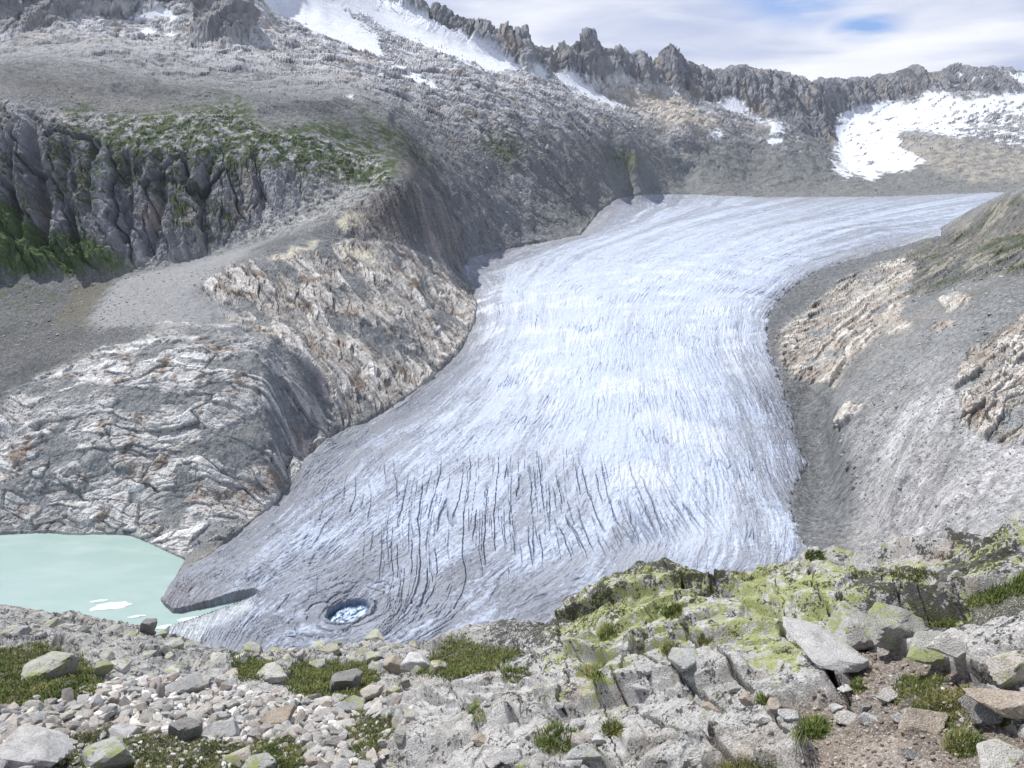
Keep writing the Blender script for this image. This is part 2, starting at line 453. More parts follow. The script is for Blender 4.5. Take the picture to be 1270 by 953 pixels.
def slabs(u, v, seed, gapw=.10, bevel=0):
    """angular tilted blocks: height, joint mask, block number"""
    f1, f2, cid, tx, ty = voronoi(u, v, seed)
    gap = f2 - f1; a = cid * 47.0
    h = (cid - .5) * 1.3 + (tx * np.cos(a) + ty * np.sin(a)) * 1.15
    return h * (sstep(0, bevel, gap) if bevel else 1), sstep(gapw, 0.0, gap), cid

def slab_stack(x, y, ang, lx, ly, seed, warp, wl=24.0, octv=3, bevel=0):
    """three sizes of stretched, jointed rock slabs running along the direction ang"""
    c, s_ = math.cos(ang), math.sin(ang)
    wx = x + fbm(x / wl, y / wl, octv, seed, .45) * warp; wy = y + fbm(x / wl, y / wl, octv, seed + 3, .45) * warp
    u = wx * c + wy * s_; v = -wx * s_ + wy * c
    h1, j1, c1 = slabs(u / lx, v / ly, seed + 5, .07, bevel)
    h2, j2, c2 = slabs(u / (lx * .36), v / (ly * .40), seed + 6, .12, bevel)
    h3, j3, c3 = slabs(u / (lx * .13), v / (ly * .17), seed + 7, .2, bevel)
    return h1, j1, c1, h2, j2, c2, h3, j3, c3

def ground_field(AZ, L):
    """position, colour and rock detail of the valley at every grid node"""
    sh = AZ.shape
    T = BASE(AZ, L).astype(float); R = np.exp(L)
    X = R * np.sin(AZ); Y = R * np.cos(AZ); Z = R * T; R = Y
    N = normals(np.stack([X, Y, Z], -1))
    px, py = proj(X, Y, Z)
    wob = np.clip(900 / R, 0.25, 1.3)
    qx = px + fbm(X / 30, Y / 30, 5, 5, .6) * 9 * wob; qy = py + fbm(X / 26, Y / 26, 5, 9, .6) * 8 * wob
    g = sdf(px, py, GLACIER); lk = sdf(px, py, LAKE)
    lk = np.where(R < 620, lk, -500.); g = np.where((R > 270) & (R < 3900) & ~((px > 1168) & (R < 1370)), g, -500.)
    d1 = np.where(R < 720, sdf(qx, qy, D1), -500.); d2 = np.where((R > 560) & (R < 1300), sdf(qx, qy, D2), -500.)
    r3 = np.where((R > 850) & (R < 1500), sdf(qx, qy, R3), -500.)
    cl = np.where((R > 900) & (R < 1600), sdf(qx, qy, CLIFF), -500.)
    fan = np.where((R > 600) & (R < 1000), sdf(qx, qy, FAN), -500.)
    ro = np.full(sh, -500.)
    for p in RO: ro = np.maximum(ro, sdf(qx, qy, p))
    ro = np.where(R < 1700, ro, -500.); rt = np.where(R < 1500, sdf(qx, qy, RTOP), -500.)
    slope = 1 - N[..., 2]
    D = np.zeros(sh)
    seen = (px > -160) & (px < 1430)
    # ---- debris relief
    far = sstep(1300, 2400, R)
    D += fbm(X / 9, Y / 9, 5, 11, 0.66) * lerp(1.3, 2.6, sstep(500, 2200, R))
    D += fbm(X / 70, Y / 70, 4, 12) * lerp(3.0, 16.0, sstep(900, 2500, R))
    # blocky bedrock on the far slopes
    off = 1 - sstep(-2, 6, g)
    scree_ = sstep(150, 200, py + fbm(X / 200, Y / 200, 4, 30) * 60) * sstep(600, 720, px)
    farrock = far * off * (1 - .88 * scree_)
    fx_ = X + fbm(X / 80, Y / 80, 4, 31) * 50; fy_ = Y + fbm(X / 80, Y / 80, 4, 33) * 50
    fm = farrock > .01
    fh1, fj1, fc1, fh2, fj2, fc2, fh3, fj3, fc3 = where_only(fm, lambda a, b: slab_stack(a, b, .9, 150, 70, 41, 60, 120.), [X, Y], 9)
    D += farrock * (fh1 * 7 + fh2 * 3 + fh3 * 1.0 - fj1 * 2.5 - fj2 * 1.2 + ridged(fx_ / 120, fy_ / 120, 5, 32, 0.5) * 8)
    # ---- polished whalebacks
    m1 = sstep(-5, 5, d1); m2 = sstep(-4, 5, d2); m3 = sstep(-4, 8, r3); mr = sstep(-3, 4, ro)
    A1 = where_only(m1 > .01, lambda a, b: slab_stack(a, b, -0.12, 60, 12, 101, 8, 44.), [X, Y], 9)
    A2 = where_only((m2 + m3) > .01, lambda a, b: slab_stack(a, b, -1.02, 85, 12, 141, 9, 40.), [X, Y], 9)
    mrt = sstep(-4, 10, rt) * (1 - mr)
    A3 = where_only((mr + mrt) > .01, lambda a, b: slab_stack(a, b, 0.70, 60, 12, 161, 8, 34.), [X, Y], 9)
    def relief(A, k1, k2, k3): return A[0] * k1 + A[3] * k2 + A[6] * k3 - A[1] * k1 * .45 - A[4] * k2 * .5 - A[7] * k3 * .5
    big1 = fbm(X / 40, Y / 32, 4, 131, .55)
    pale1 = sstep(-0.14, 0.04, big1 + 0.34 * (A1[2] - 0.42) + 0.30 * (A1[5] - .45) + 0.22 * fbm(X / 5, Y / 5, 4, 133, .6))
    D1d = relief(A1, 1.9, 1.1, .45) * (0.25 + 0.75 * pale1) + fbm(X / 42, Y / 28, 3, 137) * 4 + pale1 * .8
    D += m1 * D1d
    pale2 = sstep(-0.25, 0.02, fbm(X / 50, Y / 50, 4, 153, .55) + 0.45 * (A2[2] - .42) + 0.3 * (A2[5] - .45) + .2 * fbm(X / 5, Y / 5, 3, 154, .6))
    D2d = relief(A2, 2.7, 1.5, .6) * (0.3 + 0.7 * pale2) + ridged(X / 60, Y / 60, 3, 155) * 3 + pale2
    D += np.maximum(m2, m3 * .8) * D2d
    pr = sstep(-0.25, 0.0, fbm(X / 30, Y / 30, 4, 173, .6) + .4 * (A3[2] - .35))
    D += mr * (relief(A3, 2.7, 1.5, .6) + 1.4) * (.4 + .6 * pr)
    D += mrt * relief(A3, 1.5, 1.0, .5)
    # ---- cliff with vertical ribs and gullies
    mc = sstep(-4, 10, cl)
    cz = sstep(0.10, 0.36, slope)
    W = AZ * 1180 + fbm(X / 60, Z / 60, 4, 181, .6) * 20 + Z * 0.10
    cm = mc > .01
    def cliff(w, z): 
        h1, j1, c1 = slabs(w / 46, z / 110, 185, .12); h2, j2, c2 = slabs(w / 13, z / 34, 186, .16); h3, j3, c3 = slabs(w / 4.5, z / 9, 187, .2)
        return ridged(w / 150, z / 400, 3, 183, 0.45, rot=False) * 15 + h1 * 11 + h2 * 4 + h3 * 1.5 - j1 * 6 - j2 * 2.5, c1, c2, j1
    ch, cc1_, cc2_, cj1 = where_only(cm, cliff, [W, Z], 4)
    gul = np.zeros(sh)
    for pts, wd, dp in (([(42,140),(48,200),(55,250),(52,300)], 9, 30), ([(124,160),(122,210),(118,270)], 5, 26), ([(20,190),(22,260),(32,300)], 5, 14), ([(282,170),(262,205),(250,245)], 10, 26), ([(232,180),(236,230)], 6, 16), ([(318,200),(330,250),(322,290)], 7, 16), ([(160,200),(168,270),(160,320)], 6, 12), ([(90,180),(84,240),(95,300)], 5, 12), ([(200,200),(205,260),(190,320)], 6, 14), ([(366,215),(372,262)], 5, 10)):
        gul = np.maximum(gul, dp * np.exp(-(lined(qx, qy, pts) / wd) ** 2))
    D += mc * cz * (ch * (1 - .55 * sstep(320, 400, px)) - gul + 8 + fbm(W / 6, Z / 9, 4, 189, .65) * 3)
    D += mc * (1 - cz) * (ridged(fx_ / 24, fy_ / 24, 5, 191, .6) * 5)
    # chutes in the debris slopes that fall to the ice
    chute = sstep(-10, 30, sdf(px, py, [(470,120),(700,150),(790,180),(760,240),(720,285),(570,330),(520,240)])) * (R < 3600)
    su = X * .78 + Y * .30 + fbm(X / 90, Y / 90, 3, 193) * 30
    D += chute * (ridged(su / 75, (Y * .78 - X * .3) / 500, 5, 195, .6, rot=False) * 9)
    # ---- crags of the ridges
    crest_rows = np.interp(px, [430,470,560,620,665,700,760,830,880,940,1000,1040,1048,1060,1100,1160,1230,1270,1450], [30,14,52,72,88,98,92,105,128,142,164,190,170,135,126,112,118,114,130])
    crest_rows = crest_rows + fbm(X / 120, Y / 120, 4, 199, .6) * 12
    mk = sstep(-2, 3, crest_rows - py) * sstep(3400, 3900, R)
    W2 = AZ * R + fbm(X / 250, Z / 250, 4, 201, .6) * 70
    def crags(w, z):
        h1, j1, c1 = slabs(w / 150 + z / 700, z / 800, 203, .16); h2, j2, c2 = slabs(w / 52 - z / 300, z / 260, 204, .2)
        return ridged(w / 230, z / 1400, 5, 205, .6, rot=False) * 62 + h1 * 15 + h2 * 10 - j1 * 22 - j2 * 9 + ridged(w / 40, z / 160, 4, 207, .6, rot=False) * 5, c1, c2
    kh, kc1, kc2 = where_only(mk > .01, crags, [W2, Z], 3)
    D += mk * (kh - 10 - 14 * sstep(600, 700, px))
    for pts in ([(-200,92),(0,88),(60,78),(110,88),(190,106)], [(140,110),(200,114),(250,116),(320,134),(400,132),(440,123),(480,145)]):
        dl = lined(px, py + fbm(X / 80, Y / 80, 3, 198) * 5, pts); D += 9 * np.exp(-(dl / 6) ** 2) * (R > 1200) * (R < 1900)
    crag = sstep(-4, 8, sdf(qx, qy, [(236,56),(246,24),(262,-6),(290,-14),(302,10),(308,48),(284,60)])) * (R > 1900) * (R < 3000)
    crag2 = sstep(-6, 10, sdf(qx, qy, [(-250,30),(0,42),(60,40),(90,28),(130,14),(230,-2),(240,-200),(-250,-200)])) * (R > 1800)
    ck = np.clip(crag + crag2, 0, 1)
    kh2 = where_only(ck > .01, lambda w, z: slabs(w / 60, z / 260, 211, .15)[0] * 24 + slabs(w / 22, z / 90, 212, .2)[0] * 9 + ridged(w / 14, z / 60, 4, 213, .6, rot=False) * 4, [AZ * R + fbm(X / 90, Z / 90, 3, 209) * 30, Z])
    D += ck * kh2 + crag * 25
    # ---- fan: fine rills
    mf = sstep(-3, 6, fan)
    fu = (X * .80 + Y * .60) + fbm(X / 40, Y / 40, 2, 219) * 4
    D = D * (1 - 0.65 * mf) + mf * ridged(fu / 9, (Y * .8 - X * .6) / 160, 2, 221, rot=False) * 1.3
    q = lambda a: np.asarray(a, f32).ravel()
    f = lambda s_, o=4, k=1, gn=.6: q(fbm(X / s_, Y / s_, o, 300 + k, gn))
    S_ = X.size; Rf = q(R); mkf = q(mk)
    n9 = f(9, 5, 1, .75); n2 = f(2.4, 4, 2, .8); n60 = f(60, 4, 3); n200 = f(260, 4, 4); n25 = f(25, 5, 6, .7)
    up = sstep(210, 60, q(py) + n60 * 60)
    # ---- snow
    jx = px + fbm(X / 60, Y / 60, 5, 340, .6) * 12; jy = py + fbm(X / 60, Y / 60, 5, 341, .6) * 8
    s = np.full(sh, -60.)
    for p in SNOW: s = np.maximum(s, sdf(jx, jy, p))
    s = np.where(R > 1400, s, -60.)
    sn = q(sstep(-2.2, 1.8, s)) * (1 - sstep(.16, .28, n25 * .9 + n9 * .4 + .3 * n60 - q(np.clip(s, 0, 20)) * .03))
    rk = sstep(1150, 1230, px) * sstep(120, 150, py)
    sc = np.where(R > 3900, sdf(jx, jy, CIRQUE), -60.)
    snc = sstep(-2.5, 2, sc) * (1 - sstep(.0, .14, fbm((X + Y) / 260, (Y - X) / 60, 6, 345, .7) * 1.2 + rk * .42 - .23))
    thin = sstep(.30, .40, q(fbm(X / 80, Y / 80, 6, 348, .66)) + .12 * up) * sstep(2200, 3000, Rf) * (1 - mkf) * sstep(125, 50, q(py) - np.clip(q(px) - 600, 0, 400) * .18)
    thin2 = sstep(.36, .46, q(fbm(X / 90, Y / 50, 5, 349, .66))) * q(sstep(-10, 20, sdf(px, py, [(860,90),(1000,170),(1040,225),(960,200),(880,170),(780,135)])) * (R > 3600))
    led = sstep(.30, .5, q(fbm(W2 / 60, Z / 60, 4, 346, .6))) * mkf * q(sstep(1140, 1170, px)) * .9
    sn = np.clip(sn + q(snc) + thin * .95 + thin2 * .8 + led, 0, 1)
    D *= 1 - .90 * sn.reshape(sh)
    # ---- under the ice and the lake the bed drops away
    D *= 1 - 0.85 * np.clip(sstep(-3, 3, g) + sstep(-4, 1, lk), 0, 1)
    lo = np.clip(g + 1.0, 0, 30) * np.clip(R / 900, .35, 3) * 1.4
    P = np.stack([X, Y, Z], -1) + N * D[..., None]
    P[..., 2] -= lo
    P[..., 2] = np.where(lk > -1, np.minimum(P[..., 2], WATER - 0.4 - np.clip(lk, 0, 20) * .3), np.where((R < 620) & (py > 600) & (px < 260) & (lk <= -1), np.maximum(P[..., 2], WATER + .15 + np.clip(-lk, 0, 8) * .12), P[..., 2]))
    # ---------------- colour
    Np = normals(P); sl = (1 - Np[..., 2]).ravel()
    n9 = f(9, 5, 1, .75); n2 = f(2.4, 4, 2, .8); n60 = f(60, 4, 3); n200 = f(260, 4, 4); n25 = f(25, 5, 6, .7)
    stone = q(where_only(seen & (R < 1500), lambda a, b: voronoi(a / 1.7, b / 1.7, 303)[2], [X, Y], 1, .5))
    blockc = q(where_only(seen & (R > 900), lambda a, b: voronoi(a / 6.5, b / 6.5, 304)[2], [X, Y], 1, .5))
    speck = np.where(Rf < 1200, (stone - .5) * .55, (blockc - .5) * .55)
    c = np.tile(np.array([.185, .192, .198]), (S_, 1))
    c *= (1 + .45 * n9 + .55 * n2 + .25 * n60 + speck)[:, None]
    c = mixc(c, (.225, .20, .175), sstep(0.05, .5, n200 + .3 * n9) * .45)
    c = mixc(c, (.115, .13, .13), sstep(0.0, .45, -n60 + .4 * n9) * .45)
    c = mixc(c, (.15, .16, .155), q(scree_ * far) * .5)
    c = mixc(c, (.42, .42, .42), sstep(.40, .60, n9 * .6 + n2 * .5 + speck) * .7)         # scattered pale boulders
    # far bedrock: pale slabs and rusty streaks
    fr = q(farrock)
    pal = sstep(-.22, .25, (q(fc1) - .5) * .5 + (q(fc2) - .5) * .55 + (q(fc3) - .5) * .5 + n25 * .7 + .32 * up - .14)
    c = mixc(c, (.56, .56, .575), fr * pal * (.45 + .4 * up))
    c = mixc(c, (.09, .095, .105), fr * sstep(.35, .7, q(fj2) + n25 * .4) * .5)
    c = mixc(c, (.33, .25, .18), fr * sstep(.12, .5, f(90, 4, 7) + .4 * n25) * .5)
    tan_ = q(sstep(-10, 25, sdf(px, py, [(760,98),(850,112),(900,150),(870,175),(800,150),(740,118)])) * (R > 3500))
    c = mixc(c, (.56, .49, .40), tan_ * .6)
    but = q(sstep(-4, 10, sdf(qx, qy, [(1108,168),(1180,168),(1270,183),(1400,190),(1400,225),(1200,230),(1150,212),(1120,190)])) * (R > 3800))
    c = mixc(c, (.38, .345, .30), but * .8 * sstep(-.4, .3, f(60, 4, 8)))
    # whalebacks
    mm1 = q(m1)
    grey = np.tile(np.array([.205, .215, .222]), (S_, 1)) * (1 + .45 * n2 + .35 * n9 + speck * .7)[:, None]
    def rocktone(A, base, pale, rust, seed, rk=.5, lit=.0):
        rk_ = np.tile(np.array(base), (S_, 1)) * (0.74 + .30 * q(A[2]) + .34 * q(A[5]) + .30 * n2 + .2 * n9)[:, None]
        rk_ = mixc(rk_, pale, sstep(.50, .85, q(A[2]) * .45 + q(A[5]) * .45 + n9 * .5 + lit) * .85)
        rk_ = mixc(rk_, rust, sstep(.05, .42, q(fbm(X / 22, Y / 22, 5, seed, .6)) + .25 * (q(A[5]) - .5)) * rk)
        rk_ = mixc(rk_, (.10, .10, .10), np.clip(q(A[1]) * .6 + q(A[4]) * .38 + q(A[7]) * .25, 0, 1) * sstep(-.35, .15, n25 + .3 * n9))
        return rk_
    w1 = mixc_arr(grey, rocktone(A1, (.50, .495, .485), (.78, .775, .76), (.24, .175, .13), 351, .85), q(pale1) * .97)
    c = mixc_arr(c, w1, mm1)
    w2 = mixc_arr(grey * .9, rocktone(A2, (.41, .39, .365), (.70, .68, .65), (.23, .165, .12), 353, .8), q(pale2) * .95)
    c = mixc_arr(c, w2, q(m2))
    w3 = mixc_arr(grey * .7, rocktone(A2, (.27, .25, .24), (.46, .42, .385), (.17, .13, .12), 354, .6), q(pale2) * .8)
    c = mixc_arr(c, w3, q(m3 * (1 - m2)) * .85)
    for pl in ([(415,270),(430,262),(455,268),(450,282),(425,292)], [(418,305),(470,312),(462,325),(425,318)], [(330,318),(400,298),(395,306),(340,328)]):
        c = mixc(c, (.58, .54, .44), q(sstep(-2, 4, sdf(qx, qy, pl)) * (R > 800) * (R < 1300)) * .8)
    w4 = mixc_arr(grey * 1.1, rocktone(A3, (.40, .365, .325), (.62, .60, .565), (.25, .19, .14), 355, .6, .08), q(pr) * .95)
    c = mixc_arr(c, w4, q(mr))
    rtc = mixc_arr(grey * .6, rocktone(A3, (.15, .145, .13), (.33, .315, .275), (.13, .11, .085), 356, .5), np.clip(q(A3[2]) * 1.3, 0, 1))
    rtc = mixc(rtc, (.055, .08, .03), sstep(-.1, .2, f(40, 5, 12) + q(sstep(0, 60, sdf(px, py, [(1180,330),(1270,262),(1450,220),(1450,330),(1270,330)]))) * .5 - .18) * .8)
    c = mixc_arr(c, rtc, q(mrt))
    moat = q(sstep(-9, 11, fbm(X / 7, Y / 7, 5, 334, .7) * 12 + sdf(qx, qy, [(948,400),(975,358),(1020,330),(1100,305),(1165,284),(1180,290),(1100,325),(1040,350),(1000,385),(970,400),(966,450),(985,470),(1030,485),(1040,535),(1060,590),(1070,640),(1010,700),(980,690)])) * (R < 1700))
    c = mixc_arr(c, np.array([.132, .138, .145])[None] * (1 + .7 * n2 + .5 * n9 + speck)[:, None], moat * .85)
    lowr = q(sstep(-30, 60, sdf(px, py, [(1050,500),(1200,430),(1450,380),(1450,760),(1020,760),(1060,660)])) * (R < 700)) * (1 - q(mr)) * (1 - moat)
    c = mixc_arr(c, np.array([.36, .36, .372])[None] * (1 + .5 * n2 + .4 * n9 + speck)[:, None], lowr * (.55 + .4 * sstep(-.3, .3, n60)))
    # cliff colours
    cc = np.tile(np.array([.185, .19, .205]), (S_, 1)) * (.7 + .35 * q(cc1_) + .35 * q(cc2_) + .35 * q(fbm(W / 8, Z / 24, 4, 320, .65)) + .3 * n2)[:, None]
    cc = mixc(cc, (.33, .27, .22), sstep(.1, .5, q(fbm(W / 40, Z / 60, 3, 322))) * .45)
    cc = mixc(cc, (.08, .085, .10), sstep(.10, .45, q(fbm(W / 16, Z / 110, 5, 324, .6)) + .5 * q(cj1)) * .7)        # dark streaks: shade of the cliff's gullies put into the rock colour
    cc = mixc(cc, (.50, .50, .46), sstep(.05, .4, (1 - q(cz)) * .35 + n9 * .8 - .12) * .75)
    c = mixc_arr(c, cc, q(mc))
    # grass on ledges and benches
    vb = np.full(sh, -60.)
    for p in ([(-250,120),(0,130),(35,200),(40,250),(60,290),(110,290),(180,335),(60,345),(-250,350)], [(75,128),(125,125),(120,150),(85,155)], [(60,160),(130,160),(150,250),(110,300),(70,250)], [(130,140),(300,122),(330,155),(420,145),(510,190),(480,240),(380,225),(300,220),(220,260),(150,240),(120,180)], [(200,235),(260,245),(300,280),(250,310),(215,300)], [(440,130),(500,160),(540,210),(500,200),(450,165)], [(600,160),(650,180),(640,215),(590,190)], [(740,180),(790,190),(800,215),(760,205)]):
        vb = np.maximum(vb, sdf(qx, qy, p))
    vb = np.where((R > 850) & (R < 3600), vb, -60.)
    base = q(sstep(-6, 10, sdf(qx, qy, [(-250,240),(0,245),(30,275),(60,290),(100,288),(130,310),(175,338),(60,346),(-250,352)])) * (R > 850) * (R < 1200))
    vn = q(sstep(-8, 14, vb)) * (1 - sstep(.50, .80, sl - .2 * base)) * sstep(-.20, .06, f(16, 5, 14, .65) + .25 * n60 + .40 * base)
    vn = np.maximum(vn, base * sstep(-.25, .05, n25 + .4 * n9))
    c = mixc_arr(c, (np.array([.052, .078, .026])[None] + base[:, None] * np.array([[.012, .03, .004]])) * (1 + .6 * n9 + .4 * n2)[:, None], np.clip(vn, 0, 1) * .93)
    pln = q(sstep(-10, 20, sdf(qx, qy, [(-250,335),(60,345),(150,345),(110,400),(200,405),(150,430),(0,500),(-250,560)])) * (R > 560) * (R < 1050)) * (1 - q(m1))
    c = c * (1 - .42 * pln)[:, None]
    pg = q(sstep(-5, 20, sdf(px, py, [(-250,345),(60,345),(100,370),(30,400),(-250,430)])) * (R > 600) * (R < 1000)) * sstep(.05, .3, f(12, 4, 15))
    c = mixc(c, (.085, .11, .045), pg * .7)
    yel = q(sstep(-10, 20, sdf(qx, qy, [(570,160),(640,170),(680,215),(620,210)])) + sstep(-10, 20, sdf(qx, qy, [(720,185),(800,180),(830,215),(760,215)]))) * (Rf > 1500) * sstep(0, .3, n60 + n25 * .5)
    c = mixc(c, (.15, .15, .08), yel * .6)
    # dark debris crests
    dk = q(sstep(-8, 25, sdf(px, py, [(-250,95),(50,80),(200,100),(440,122),(520,170),(580,260),(575,325),(540,250),(480,200),(400,160),(300,130),(200,140),(0,118),(-250,118)])) * (R > 1100) * (R < 2200))
    c = c * (1 - dk * .35)[:, None]
    dk2 = q(sstep(-6, 20, sdf(qx, qy, [(150,348),(230,338),(300,312),(420,268),(515,212),(540,250),(560,300),(480,300),(420,285),(330,320),(250,350)])) * (R > 800) * (R < 1500))
    c = c * (1 - dk2 * .30)[:, None]
    c = c * (1 - q(chute) * .12)[:, None]
    bnd = q(fbm((X * .75 + Y * .66) / 60, (Y * .75 - X * .66) / 9, 4, 333, .6))
    c = c * (1 + lowr * .55 * bnd)[:, None]
    wd_ = q(sstep(-4, 12, sdf(qx, qy, [(95,348),(150,345),(108,402),(60,405)])) * (R > 600) * (R < 1000))
    c = mixc(c, (.13, .12, .09), wd_ * .7)
    c = mixc_arr(c, np.array([.27, .275, .285])[None] * (1 + .3 * n2 + .2 * n9)[:, None], q(mf) * .85)
    c = mixc_arr(c, np.array([.20, .20, .205])[None] * (1 + .4 * n9 + .3 * n25)[:, None], q(ck) * .8)
    cr_ = np.tile(np.array([.165, .17, .185]), (S_, 1)) * (.65 + .35 * q(kc1) + .45 * q(kc2) + .55 * q(fbm(W2 / 30, Z / 110, 4, 330, .65)))[:, None]
    cr_ = mixc(cr_, (.34, .27, .21), sstep(.10, .5, q(fbm(W2 / 120, Z / 200, 4, 331))) * .55)
    c = mixc_arr(c, cr_, mkf * .9)
    c = mixc_arr(c, np.array([.74, .77, .82])[None] * (1 + .10 * n60 + .12 * n25)[:, None], sn)
    c = np.clip(c, .02, .90)
    return P, c.reshape(sh + (3,)), dict(g=g, lk=lk, px=px, py=py, R=R, N=N)

def mixc_arr(a, b, m): return a + (b - a) * m[:, None]

def terrain_material():
    t = NT('weathered_granite_and_debris')
    p = t.pos(); a = t.attr('tint')
    n1 = t.noise(p, 1.3, 6, .65); n2 = t.noise(p, 0.22, 6, .65)
    col = t.mix(1.0, a, t.mix(t.ramp(n1, .3, .7), (.55, .55, .56), (1.45, 1.45, 1.44)), 'MULTIPLY')
    col = t.mix(1.0, col, t.mix(t.ramp(n2, .35, .65), (.88, .88, .88), (1.12, 1.12, 1.12)), 'MULTIPLY')
    b = t.bump(n1, 0.5, .8); b = t.bump(n2, 2.0, .6, b)
    return t.finish(col, b, .92, .12)

M_TERR = terrain_material()
AZg, Lg = polar_grid(BASE, AZR, 40, 10900, 1700, 1500, base=.22)
P, C, info = ground_field(AZg, Lg)
cut = math.log(2400)
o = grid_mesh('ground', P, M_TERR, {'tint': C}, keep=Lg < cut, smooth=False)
tag(o, 'valley floor and sides of grey debris, grassy cliffs and polished pale bedrock around the ice', kind='structure')
o = grid_mesh('mountains', P, M_TERR, {'tint': C}, keep=(Lg >= cut), smooth=False)
tag(o, 'jagged grey mountain ridge with snowfields along the skyline', kind='structure')
# ---------------------------------------------------------------- glacier
def gl_scalar(curves, sl=.45):
    """curves: list of (value, [(px,py),...]) traced on the surface"""
    A, L, V = [], [], []
    for val, pts in curves:
        d = [pts[0]]
        for a, b in zip(pts[:-1], pts[1:]):
            n = max(1, int(math.hypot(b[0] - a[0], b[1] - a[1]) / 25 + .5))
            d += [(a[0] + (b[0] - a[0]) * k / n, a[1] + (b[1] - a[1]) * k / n) for k in range(1, n + 1)]
        for q in d:
            a, l = unproj(*q); A.append(a); L.append(l); V.append(val)
    A = np.array(A); L = np.array(L); V = np.array(V)
    s = Surface(A, L, V, (-.55, .80), (math.log(260), math.log(4900)), na=220, nl=260, sl=sl)
    s.blur(3); return s

def unproj(px, py, rmin=240, rmax=4900):
    a, t = ray(px, py); l = np.linspace(math.log(rmin), math.log(rmax), 3000)
    T = BASE(np.full(3000, float(a)), l); k = np.argmax(T >= float(t)); 
    if T[k] < t: k = np.argmin(np.abs(T - float(t)))
    return float(a), float(l[k])

FLOW = gl_scalar([
 (0.0, [(765,246),(742,262),(720,290),(640,305),(575,325),(592,390),(560,450),(500,495),(425,532),(375,575),(330,632),(255,690),(200,742)]),
 (0.12, [(800,250),(755,285),(680,310),(615,340),(625,400),(590,455),(530,510),(455,560),(390,620),(320,680),(230,730)]),
 (0.28, [(900,250),(800,285),(720,315),(665,360),(660,420),(620,490),(560,550),(480,620),(400,690),(330,728),(290,770)]),
 (0.42, [(1000,252),(880,285),(790,320),(735,370),(722,430),(700,500),(665,570),(610,650),(530,720),(420,785),(330,805)]),
 (0.56, [(1100,252),(960,285),(860,325),(800,380),(790,440),(795,510),(800,590),(790,670),(740,740),(640,790)]),
 (0.72, [(1200,258),(1040,285),(920,325),(860,380),(855,440),(882,500),(912,570),(935,640),(940,700)]),
 (0.86, [(1120,290),(1000,320),(920,370),(908,425),(940,480),(965,540),(985,600)]),
 (0.80, [(985,640),(980,690)]),
 (1.0, [(1165,287),(1100,308),(1005,342),(953,400),(965,450),(985,500)]),
])
ALONG = gl_scalar([(v, [(x, y) for x, y in pts]) for v, pts in (
 (0, [(780,243),(950,246),(1250,240)]), (1, [(740,270),(880,275),(1090,290)]), (2, [(640,305),(800,318),(985,335)]), (3, [(585,355),(740,360),(955,400)]),
 (4, [(585,420),(700,425),(850,430),(965,460)]), (5, [(500,495),(640,500),(780,510),(985,550)]), (6, [(420,545),(540,580),(720,600),(850,600),(985,620)]),
 (7, [(350,620),(440,640),(580,690),(700,690),(850,690),(990,690)]), (8, [(260,690),(350,700),(430,740),(520,780),(640,790)]), (9, [(205,738),(290,745),(330,780),(340,815)]))])

_cl = {440: [(440,600),(436,650),(425,700),(395,725),(372,760),(400,785)], 485: [(496,610),(487,665),(492,712),(487,735),(478,765),(440,790),(360,800)], 510: [(517,600),(507,651),(511,689),(508,727),(500,755),(465,790),(400,812)],
 550: [(560,590),(549,637),(546,689),(556,717),(540,752),(500,788),(440,812)], 590: [(598,590),(593,640),(590,690),(597,720),(585,755),(540,790),(490,810)], 630: [(628,585),(627,640),(632,690),(634,725),(618,762),(575,795)],
 671: [(669,575),(671,641),(678,690),(676,728),(655,762),(620,788)], 702: [(690,590),(702,651),(721,690),(722,725),(700,755)], 740: [(718,575),(735,640),(758,690),(762,730)], 775: [(752,580),(766,641),(790,690),(800,725)], 820: [(795,585),(822,646),(855,695)], 870: [(838,570),(880,640),(915,690)], 920: [(880,560),(930,625),(975,670)]}
CREVS = gl_scalar([(k / 10., v) for k, v in _cl.items()])
HOLE = unproj(432, 756)
